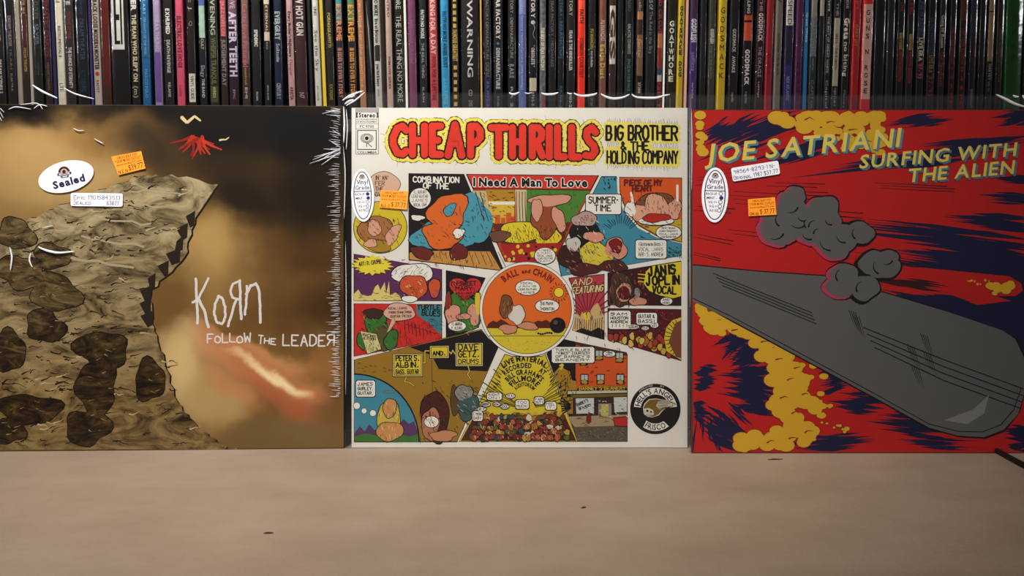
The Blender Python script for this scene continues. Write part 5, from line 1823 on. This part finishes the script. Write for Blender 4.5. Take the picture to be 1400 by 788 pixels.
 (602.5, 614.5, '#3398c6', [], [('FAITH NO MORE ANGEL DUST', 16, 93, '#134a6c', .46, 'x', 'd'), ('SLASH REPRISE', 107, 143, '#7cc6e6', .44, 'r', 'd')],
  'bright cyan spine with dark blue lettering', -2),
 (617.5, 627, '#1a1410', [], [('FAMOUS GREATEST', 41, 84, '#cda94c', .62, 'x', 'd')], 'black spine with two runs of yellow film-strip squares', -1),
 (630, 655.5, '#171316', [], [('FATES WARNING', -65, 106, W, .30, 'b', 'd'), ('CD', 123, 132, '#8d8d86', .2, 'x', 'd'), ('DVD', 138, 146, '#8d8d86', .2, 'x', 'd')],
  'very wide black spine with spaced white capitals', -1),
 (656.6, 659, '#b08d3c', [], [], 'thin gold edged spine right of the very wide black one', -1),
 (661, 672, '#15131a', [(108, 150, '#26224a')], [('FACTORY DEMANUFACTURE', 0, 82, '#8a8788', .36, 'r', 'd'), ('DIGIPAK', 86, 107, '#6f6c6c', .5, 'b', 'd'), ('RR 1992-2', 112, 146, '#6d6aa0', .3, 'b', 'd')],
  'dark grey spine with dim grey letters turning indigo below', -1),
 (674.5, 687.5, '#111012', [], [('FEAR FACTORY', -10, 54, W, .44, 'x', 'd'), ('DEMANUFACTURE', 66, 122, '#c6c4c4', .40, 'x', 'd'), ('ROAD', 132, 146, '#8a8888', .2, 'b', 'd')],
  'black spine with bold white words parted by blue dot', 0),
 (694, 705.5, '#131214', [], [('FACTORY - DEMANUFACTURE', -12, 80, '#a3a1a0', .36, 'r', 'd'), ('RARE', 88, 107, '#8b8988', .5, 'x', 'd'), ('RR 2', 119, 147, '#a3a1a0', .3, 'b', 'd')],
  'black spine with spaced grey letters, left of the periwinkle spine', 0),
 (708.5, 720, '#5a659c', [(-20, 20, '#8088b4')], [('fear factory remanufacture', 8, 86, '#aab2da', .3, 'b', 'd'), ('(cloning technology)', 88, 123, '#c4caea', .28, 'b', 'd'), ('road', 134, 146, '#98a0cc', .2, 'b', 'd')],
  'periwinkle blue spine with tiny pale lettering', 0),
 (722.5, 735, '#0e0d0f', [(107, 125, '#c6bda4')], [('FACTORY', -20, 25, '#c9c6c4', .42, 'x', 'd'), ('* OBSOLETE *', 62, 92, '#c9c6c4', .36, 'x', 'd'), ('8752-2', 126, 145, '#a8a4a0', .28, 'b', 'd')],
  'black spine with white tadpole emblem and cream sticker below it', 0),
 (737.5, 746.5, '#5f5d60', [(38, 97, '#77746c')], [('THE BEST OF FEAR FACTORY', 38, 97, '#e0dcc8', .5, 'x', 'd')], 'mottled grey spine with cream capitals and red tag at the bottom', 0),
 (749.5, 760.5, '#151316', [], [('FEAR FACTORY / MECHANIZE', 2, 92, '#7a7674', .34, 'r', 'd')], 'black spine with dim grey spaced letters, right of the mottled grey one', 0),
 (762.5, 771.5, '#0f1014', [], [('FACTORY - RESURRECTION', -10, 80, '#3f6a86', .44, 'b', 'd'), ('RR 156-2', 118, 148, '#3f6a86', .36, 'b', 'd')],
  'black spine with steel blue lettering', 0),
 (774, 786.5, '#1b1a1b', [], [('FACTORY', -14, 22, '#b8b69c', .36, 'b', 'd'), ('FEAR IS THE MINDKILLER', 42, 97, '#d2d0ce', .34, 'x', 'd'), ('9103-2', 128, 147, '#c0beba', .28, 'b', 'd')],
  'charcoal spine with white lettering, left of the orange-red spine', 0),
 (789.5, 800.5, '#f03a22', [(-20, 30, '#f05a44')], [('FAITH', 13, 32, '#7a150c', .5, 'x', 'd'), ('COMMON COURTESY', 52, 107, '#a8200f', .5, 'x', 'd')],
  'vivid orange-red spine, brightest of the row', 0),
 (804, 814.5, '#151210', [], [('FU MANCHU', 40, 68, '#a8a03c', .4, 'x', 'd'), ('Start the Machine', 70, 92, '#c2bfba', .3, 'x', 'd'), ('DRT ENT', 134, 146, '#8a8682', .3, 'r', 'd')],
  'black spine with small yellow-green words, right of the orange-red spine', 0),
 (819, 829, '#7d5046', [], [('FU MANCHU', 28, 56, '#d0b4a0', .5, 'x', 'd'), ('Eatin Dust', 61, 108, '#c9a85c', .6, 'x', 'd')], 'reddish brown spine with outlined gold brush words', 0),
 (832, 842.5, '#33241b', [(8, 88, '#cfc9c0')], [('GS', 12, 82, '#4b2c20', .66, 'x', 'd')], 'dark brown spine with big white logo block', 0),
 (844, 852, '#0e0c0d', [], [], 'plain black spine right of the brown logo spine', 0),
 (854, 866, '#161819', [], [('RADIO', -6, 16, '#6b6f6d', .3, 'r', 'd'), ('GALACTIC COWBOYS', 33, 74, '#b8bcb4', .34, 'b', 'd'), ('SPACE IN YOUR FACE', 81, 125, '#5a8a84', .32, 'b', 'd')],
  'black spine with white words above sea-green words', 1),
 (869.5, 879.5, '#33241d', [(16, 27, '#b07a56'), (48, 64, '#8a5a40'), (64, 104, '#7d5540'), (104, 112, '#15100e')], [('Metallic', -14, 16, '#b3a596', .4, 'r', 'd'), ('Gutter', 54, 80, '#d8b088', .5, 'r', 'd'), ('37388', 113, 128, '#c9c2ba', .34, 'b', 'd')],
  'brown blotched spine with orange patches', 1),
 (882.5, 896, '#1c1b1d', [], [('GATES OF', -14, 14, '#b9b7b8', .36, 'r', 'd'), ('The Red in the Sky', 16, 74, '#8f8d90', .34, 'r', 'd')],
  'charcoal spine with scratchy white script lettering', 1),
 (898, 906, '#181012', [(46, 66, '#b06a40'), (66, 94, '#8a2a1e'), (94, 103, '#2c4258'), (103, 112, '#b8a89a')], [('MIND CIRCUS', -14, 46, '#a83038', .5, 'b', 'd'), ('GIFT', 112, 150, '#a82a30', .5, 'x', 'd')],
  'black spine with red lettering and an orange flame patch', 1),
 (907, 909.6, '#cfcac4', [], [], 'thin white plastic-edge highlight built as a spine, left of the stacked-letter black spine', 2),  # light line on a plastic edge, painted as a white body
 (911.5, 924, '#1d1811', [(80, 150, '#251d10')], [('GOATWHORE', 28, 113, '#dcd8c2', .56, 'x', 's'), ('metal', 134, 147, '#8a8474', .26, 'r', 'd')],
  'black-brown spine with nine big cream letters stacked upright', 2),
 (925.5, 935, '#c5a822', [], [('GOATSNAKE DOG', 8, 106, '#33270c', .5, 'x', 's')], 'yellow spine with dark stacked letters, left of a thin tan spine', 4),
 (936.6, 940.2, '#b58a76', [], [], 'thin tan pink spine beside the left yellow spine', 3),
 (942.5, 953.5, '#3f2f66', [(-20, 24, '#40283e')], [('GODFLESH', 26, 58, W, .6, 'x', 'd'), ('selfless', 72, 97, '#9a90b8', .5, 'r', 'd'), ('earache', 113, 135, '#b7aecb', .26, 'b', 'd')],
  'purple spine with white block word above thin lilac word', 1),
 (956.5, 965.5, '#171517', [], [], 'plain black spine right of the purple one', 1),
 (968, 978, '#3a392d', [], [('GODFLESH', 40, 60, W, .44, 'x', 'd'), ('songs of love and hate', 63, 108, '#8d8c80', .34, 'r', 'd')],
  'olive grey spine with white word above thin grey words', 2),
 (980.5, 993, '#c2a421', [], [('GODSMACK', 8, 110, '#2c220c', .5, 'r', 's')], 'yellow spine with widely spaced dark stacked letters, right of the olive spine', 3),
 (996.5, 1010, '#131012', [], [('GODSMACK', 40, 72, '#c8c2bc', .34, 'b', 'd'), ('AWAKE', 77, 100, '#c8c2bc', .34, 'b', 'd'), ('republic', 127, 140, '#a09a95', .26, 'b', 'd')],
  'black spine with small white gothic lettering, right of the right yellow spine', 3),
 (1015, 1028.5, '#0f0d0e', [(21, 28, '#b04a30'), (31, 56, '#c04a2c')], [('DEALING', -14, 19, '#c9c4be', .3, 'b', 'd'), ('GODSMACK', 68, 117, '#d6d0ca', .44, 'x', 'd'), ('republic', 126, 142, '#a8a29d', .26, 'r', 'd')],
  'black spine with orange-red blocks above white lettering', 3),
 (1033, 1044.5, '#260f13', [], [('THE', -4, 16, '#a88a8a', .36, 'b', 'd'), ('GODSMACK', 18, 57, '#cdbcb8', .5, 'x', 'd'), ('THE ORACLE', 64, 106, '#a38e8c', .4, 'b', 'd'), ('ump', 112, 134, '#b09c9a', .24, 'b', 'd')],
  'dark wine spine with white brush lettering, left of a red spine', 3),
 (1046.5, 1057, '#8e1a24', [], [('faceless', 74, 102, '#6b121a', .4, 'b', 'd')], 'plain dark red spine with nearly invisible lettering', 3),
 (1058.5, 1069, '#6f665e', [], [('GODSPEED YOU BLACK', 46, 104, '#3a3430', .3, 'b', 'd'), ('IV', -6, 4, '#4a2422', .5, 'b', 'd')], 'grey-brown spine with small dark lettering', 3),
 (1072, 1084.5, '#251a3a', [(-20, 35, '#cfc8be'), (90, 150, '#2d2a66')], [('GODSPEED', -28, 34, '#2a2422', .5, 'r', 'd'), ('RIDE ATLANTIC', 105, 138, '#8a86b4', .34, 'b', 'd')],
  'indigo spine with white name sticker at its top', 2),
 (1087, 1097.5, '#4c1f48', [], [('GOREFEST', 50, 60, '#34142f', .3, 'r', 'd'), ('ERASE', 84, 140, '#2f1230', .5, 'r', 's')], 'plum purple spine with darker stacked letters', 2),
 (1099.5, 1104.5, '#1c4a72', [], [('Great White', 18, 58, '#a3b4c0', .5, 'r', 'd')], 'thin blue spine with pale script lettering', 1),
 (1106.5, 1116.5, '#23282a', [(-20, 24, '#85847c'), (24, 78, '#5a6468')], [('GREAT WHITE', 24, 76, '#8a9498', .34, 'r', 'd'), ('ONCE BITTEN', 80, 96, '#8d9494', .28, 'r', 'd'), ('CAPITOL', 110, 150, '#7d8484', .34, 'r', 'd')],
  'spine fading from pale grey at the top to black below', 1),
 (1118.5, 1126, '#0d0b0d', [(-20, 22, '#a39a8c')], [], 'plain black spine with cream patch at its top', 1),
 (1127.5, 1135.5, '#121013', [], [('WHITE', -6, 16, '#c2bdb6', .34, 'b', 'd'), ('THE BEST OF GREAT WHITE', 23, 100, '#b3aea8', .36, 'b', 'd'), ('Capitol', 110, 148, '#a8a39e', .4, 'r', 'd')],
  'black spine with narrow white line of lettering, left of the one with beige bar', 1),
 (1138, 1148, '#141114', [(25, 118, '#a69c86')], [('TO THE', -14, 22, '#a8a094', .3, 'b', 'd'), ('GRETA * THIS IS GRETA!', 46, 96, '#3a352c', .34, 'b', 'd'), ('MERCURY', 121, 146, '#a8a094', .3, 'r', 'd')],
  'black spine with long beige bar in its middle', 2),
 (1151, 1161.5, '#151214', [], [('GUIDE', -12, 12, '#a8a29a', .3, 'b', 'd'), ('Greta', 25, 54, '#dcd2b0', .62, 'x', 'd'), ('no biting', 58, 105, '#cfc6aa', .5, 'b', 'd'), ('Mercury', 124, 148, '#8d867c', .3, 'r', 'd')],
  'black spine with bold cream word, left of the red pair', 2),
 (1164.5, 1175.5, '#9e1d22', [(132, 150, '#7d1a1e')], [('GRIM', -14, 12, '#c9524c', .3, 'b', 'd'), ('GARY JAY', 34, 64, '#c98a3a', .4, 'r', 'd')], 'crimson spine with faint orange lettering', 2),
 (1177.5, 1192.5, '#c01f20', [(6, 136, '#c59c92')], [('GUNS N ROSE', 12, 130, '#2a1a18', .34, 'b', 's')], 'bright red spine with long pale pink sticker of black letters', 2),
 (1194.5, 1209.5, '#0d0c12', [], [], 'broad plain black spine right of the bright red spine', 1),
 (1211.5, 1222.5, '#1a191b', [], [], 'black spine in wrinkled plastic with grey reflections, no lettering', 1),
 (1225.5, 1236, '#100d0e', [], [('LIVE', 4, 16, '#8a2430', .36, 'b', 'd'), ("GUNS N' ROSES", 45, 68, '#b08d3e', .36, 'x', 'd'), ('APPETITE FOR DESTRUCTION', 69, 112, '#9a2a2a', .36, 'x', 'd')],
  'black spine with gold words above red words, first of two twins', 1),
 (1239, 1249, '#110d0f', [], [('WASHED', -10, 20, '#9a2438', .4, 'b', 'd'), ("GUNS N' ROSES", 47, 69, '#c0a050', .36, 'x', 'd'), ('APPETITE FOR DESTRUCTION', 71, 114, '#a02436', .36, 'x', 'd')],
  'black spine with gold and red words and a red tag at the top, second twin', 1),
 (1253, 1264, '#0d0c10', [], [('GUNS N ROSES', -8, 50, '#41506a', .5, 'b', 'd'), ('LIVE ERA', 52, 84, '#c9b8a8', .48, 'x', 'd'), ("'87-'93", 86, 108, '#b03a5a', .48, 'x', 'd')],
  'black spine with slate, cream and pink capitals in sequence', 1),
 (1267.5, 1279, '#0c0c11', [], [('GUNS N ROSES', 24, 74, '#2f4256', .5, 'b', 'd'), ('LIVE ERA', 76, 100, '#86683a', .48, 'x', 'd'), ("'87-'93", 102, 132, '#6a2a2e', .48, 'x', 'd')],
  'dimmer black spine with dark blue above brown-gold capitals', 1),
 (1283, 1292.5, '#141012', [], [("Guns N' Roses", 21, 66, '#b8b0a4', .5, 'b', 'd'), ('The Spaghetti', 70, 118, '#8a2e24', .46, 'b', 'd')],
  'black spine with white western lettering above red lettering', 1),
 (1297.5, 1306.5, '#14090b', [], [('USE YOUR ILLUSION', 38, 88, '#7a1a20', .44, 'x', 'd'), ('I 4 6 PC', 92, 148, '#7a1a20', .36, 'x', 'd')],
  'black spine with dark red lettering, left one of a pair', 1),
 (1310.5, 1321.5, '#16090c', [(-20, 28, '#4f1c1c')], [('USE YOUR ILLUSION', 40, 88, '#8a1c26', .4, 'x', 'd'), ('II 4 6 PC', 92, 148, '#8a1c26', .34, 'x', 'd')],
  'black spine with red lettering and brown-red top, right one of a pair', 1),
 (1325, 1335, '#150d1a', [(-20, 46, '#26222e')], [('CHINESE', 50, 100, '#3a1420', .4, 'b', 'd'), ('CD DEMOCRACY', 122, 148, '#8d8c8a', .3, 'b', 'd')],
  'black violet spine with tiny grey code at the bottom', 1),
 (1337.5, 1347, '#0a090b', [], [], 'plain black spine left of the tan topped spine', 1),
 (1349, 1358.5, '#0f0c0b', [(-20, 15, '#8d7452'), (17, 84, '#8a6f4a')], [('HARVEY', 88, 110, '#a39b8c', .36, 'b', 'd'), ('Up to', 112, 126, '#8a8276', .3, 'r', 'd')],
  'spine tan on top and black below with small white words', 1),
 (1361.5, 1371.5, '#12110c', [], [('GWAR SCUMDOGS', 40, 86, '#5d5a30', .4, 'b', 'd'), ('metal', 88, 112, '#57542e', .2, 'b', 'd')], 'black spine with olive lettering, left of the green spine', 1),
 (1373.8, 1397.5, '#0a4a14', [], [('GWAR', 18, 88, '#083a10', .3, 'b', 's')], 'broad dark green spine at the right end', 0),
 (1399.5, 1412, '#0b0b0c', [], [], 'plain black spine cut by the right edge of the photo', 0),
]


def zrow(row):
    return on_y(700, row, YS).z


H = 0.3135
BODY = []
for (x0, x1, colr, patches, texts, label, lean) in SP:
    pa, pb = on_y(x0, 75, YS), on_y(x1, 75, YS)
    w = max(pb.x - pa.x, 0.0012)
    if lean > 0:
        lean = 0.5 * lean if x0 < 1200 else 0.0
    if x0 > 1370:
        lean = -2.0
    BODY.append([(pa.x + pb.x) / 2, w, math.atan2(lean * 0.0007, 0.0985)])
ZP = zrow(75) - ZSHELF
for _ in range(400):                       # neighbours lean on each other but never run into each other
    for i in range(len(BODY) - 1):
        A_, B_ = BODY[i], BODY[i + 1]
        for zz_ in (0.0, 0.319):
            ra = A_[0] + A_[1] / 2 + math.tan(A_[2]) * (zz_ - ZP)
            lb = B_[0] - B_[1] / 2 + math.tan(B_[2]) * (zz_ - ZP)
            over = ra + 0.00025 - lb
            if over > 0:
                d = over / abs(zz_ - ZP) * .5
                s_ = 1 if zz_ > ZP else -1
                A_[2] -= d * s_ * .5
                B_[2] += d * s_ * .5
for (x0, x1, colr, patches, texts, label, lean), (cx, w, a_) in zip(SP, BODY):
    base_x = cx - math.tan(a_) * ZP
    lift = abs(math.sin(a_)) * w / 2
    M = Matrix.Translation((base_x, YS, ZSHELF + 0.0002 + lift)) @ Matrix.Rotation(a_, 4, 'Y')
    t = thing('record_album', label, 'record', M, 'records standing on the shelf')
    hw = w / 2 * 0.93
    c = min(hw * .35, 0.0011)
    s = MB()
    body = mottled('mottled_spine', '#3d3c3f', '#626064', '#8b898a', 260, .5, 0, .15) if 'mottled' in label and 'tag' in label else paint(colr, 0.5, 0.15, 'spine')
    prof = [(-hw, c), (-hw + c * .3, c * .3), (-hw + c, 0), (hw - c, 0), (hw - c * .3, c * .3), (hw, c), (hw, 0.313), (-hw, 0.313)]
    s.prism(prof, 0.0, H, body)
    zz = lambda r: zrow(r) - ZSHELF
    for i, (r0, r1, pc, *span) in enumerate(patches):
        y = -0.00006 - i * 0.00003
        za, zb = max(zz(r1), 0.0015), min(zz(r0), H - 0.002)
        ua, ub = (span[0] * hw, span[1] * hw) if span else (-hw + c * .7, hw - c * .7)
        s.add([(ua, y, za), (ub, y, za), (ub, y, zb), (ua, y, zb)], [(0, 1, 2, 3)], paint(pc, 0.5, 0.15, 'spine'))
    if 'film-strip' in label:
        for r in list(range(-30, 40, 9)) + list(range(90, 145, 10)):
            s.box(-hw * .5, hw * .5, -0.0003, -0.0001, zz(r + 5.5), zz(r), paint('#cda94c', .4, .4, 'lettering'))
    s.build('sleeve', t)
    if texts:
        for (txt, r0, r1, tc, size, style, kind) in texts:
            g = MB()
            mat = paint(tc, 0.5, 0.15, 'lettering')
            za, zb = zz(r0), zz(r1)
            h = 2 * hw * size
            if kind == 'd':
                gl, W_ = layout(txt, style)
                L = za - zb
                for gx, (vs_, fs, gw) in gl:
                    g.add([((y / CAP - .5) * h, -0.0002, za - (gx + x) / W_ * L) for x, y in vs_], fs, mat)
            else:
                n = len(txt)
                step = (za - zb) / n
                for i, ch in enumerate(txt):
                    if ch == ' ':
                        continue
                    vs_, fs, gw = GLYPH[(style, ch)]
                    hh = min(step * .74, h * 1.3)
                    for_w = h
                    g.add([((x / gw - .5) * for_w, -0.0002, za - (i + .5) * step + (y / CAP - .5) * hh) for x, y in vs_], fs, mat)
            g.build('spine_lettering', t)
        g = MB()
        if 'tadpole' in label:
            mt = paint('#b9c4c6', .4, .4, 'lettering')
            zc2 = zz(31)
            g.add([(math.cos(k * .5236) * hw * .5, -0.0002, zc2 + math.sin(k * .5236) * hw * .5) for k in range(12)], [tuple(range(12))], mt)
            g.tube([(math.sin(k * .9) * hw * .28 + k * hw * .05, -0.0003, zz(33 + k * 2.8)) for k in range(9)], [0.0004 * (1 - k * .08) for k in range(9)], mt, 5)
        if 'red dot' in label:
            g.add([(math.cos(k * .5236) * hw * .55, -0.0003, zz(101) + math.sin(k * .5236) * hw * .55) for k in range(12)], [tuple(range(12))], paint('#b02a22', .4, .4, 'lettering'))
        if 'blue dot' in label:
            g.add([(math.cos(k * .5236) * hw * .3, -0.0003, zz(60) + math.sin(k * .5236) * hw * .3) for k in range(12)], [tuple(range(12))], paint('#3f86b4', .4, .4, 'lettering'))
        if 'red tag' in label and 'grey' in label:
            g.box(-hw * .2, hw * .7, -0.0003, -0.0001, zz(147), zz(132), paint('#8d3030', .4, .4, 'lettering'))
        if 'brush strokes' in label and 'long' in label:
            for k in range(3):
                g.tube([(-hw * .55 + k * hw * .25, -0.0002, zz(4 + k * 14)), (hw * .1 + k * hw * .1, -0.0003, zz(40 + k * 12)), (hw * .55, -0.0002, zz(84 + k * 10))],
                       [.0002, .0006, .0002], paint('#b9b5b0', .5, .15, 'lettering'), 5)
        if g.f:
            g.build('spine_emblem', t)
    # clear protective bag around it
    if w > 0.004:
        p = MB()
        e = w / 2 * 0.995
        f_ = -0.0009
        r = min(0.0012, e * .4)
        pf = [(-e, 0.30), (-e, f_ + r), (-e + r * .3, f_ + r * .3), (-e + r, f_), (e - r, f_), (e - r * .3, f_ + r * .3), (e, f_ + r), (e, 0.30)]
        n = len(pf)
        p.add([(x, y, 0.0006) for x, y in pf] + [(x, y, H + 0.004) for x, y in pf], [(i, i + 1, n + i + 1, n + i) for i in range(n - 1)], SPINE_PLASTIC)
        p.build('plastic_sleeve', t, True)

# ------------------------------------------------------------------ small things on the counter
p0 = on_z(1362, 618)
p1 = on_z(1404, 641)
cb = MB()
dv = p1 - p0
cb.tube([(p0.x + dv.x * t - .002, p0.y + dv.y * t - .003 + .0025 * math.sin(t * 3), .0024) for t in [k / 10 for k in range(31)]], [.0024] * 31, paint('#15110f', .6, .3, 'rubber'), 10)
o = cb.build('cord', None, True)
tag(o, 'black cord lying on the counter at the lower right corner of the red sleeve', 'cord')
for (px_, py_, L_, ang, lab) in ((367, 730, .0065, .1, 'dark fleck on the counter in front of the brown sleeve'),
                                 (798, 695, .0042, .5, 'dark fleck on the counter below the white sleeve'),
                                 (1060, 629, .014, .1, 'thin dark splinter on the counter at the foot of the red sleeve')):
    c_ = on_z(px_, py_)
    cb = MB()
    ca, sa = math.cos(ang), math.sin(ang)
    k = L_ / 2
    cb.tube([(c_.x - k * ca, c_.y - k * sa, .0004), (c_.x - k * .2 * ca, c_.y - k * .1 * sa, .0006), (c_.x + k * .4 * ca, c_.y + k * .3 * sa, .0005), (c_.x + k * ca, c_.y + k * sa, .0004)],
            [.0002, .0006, .0005, .0002], paint('#3a2c22', .7, .2, 'fleck'), 6)
    o = cb.build('crumb', None, True)
    tag(o, lab, 'crumb')
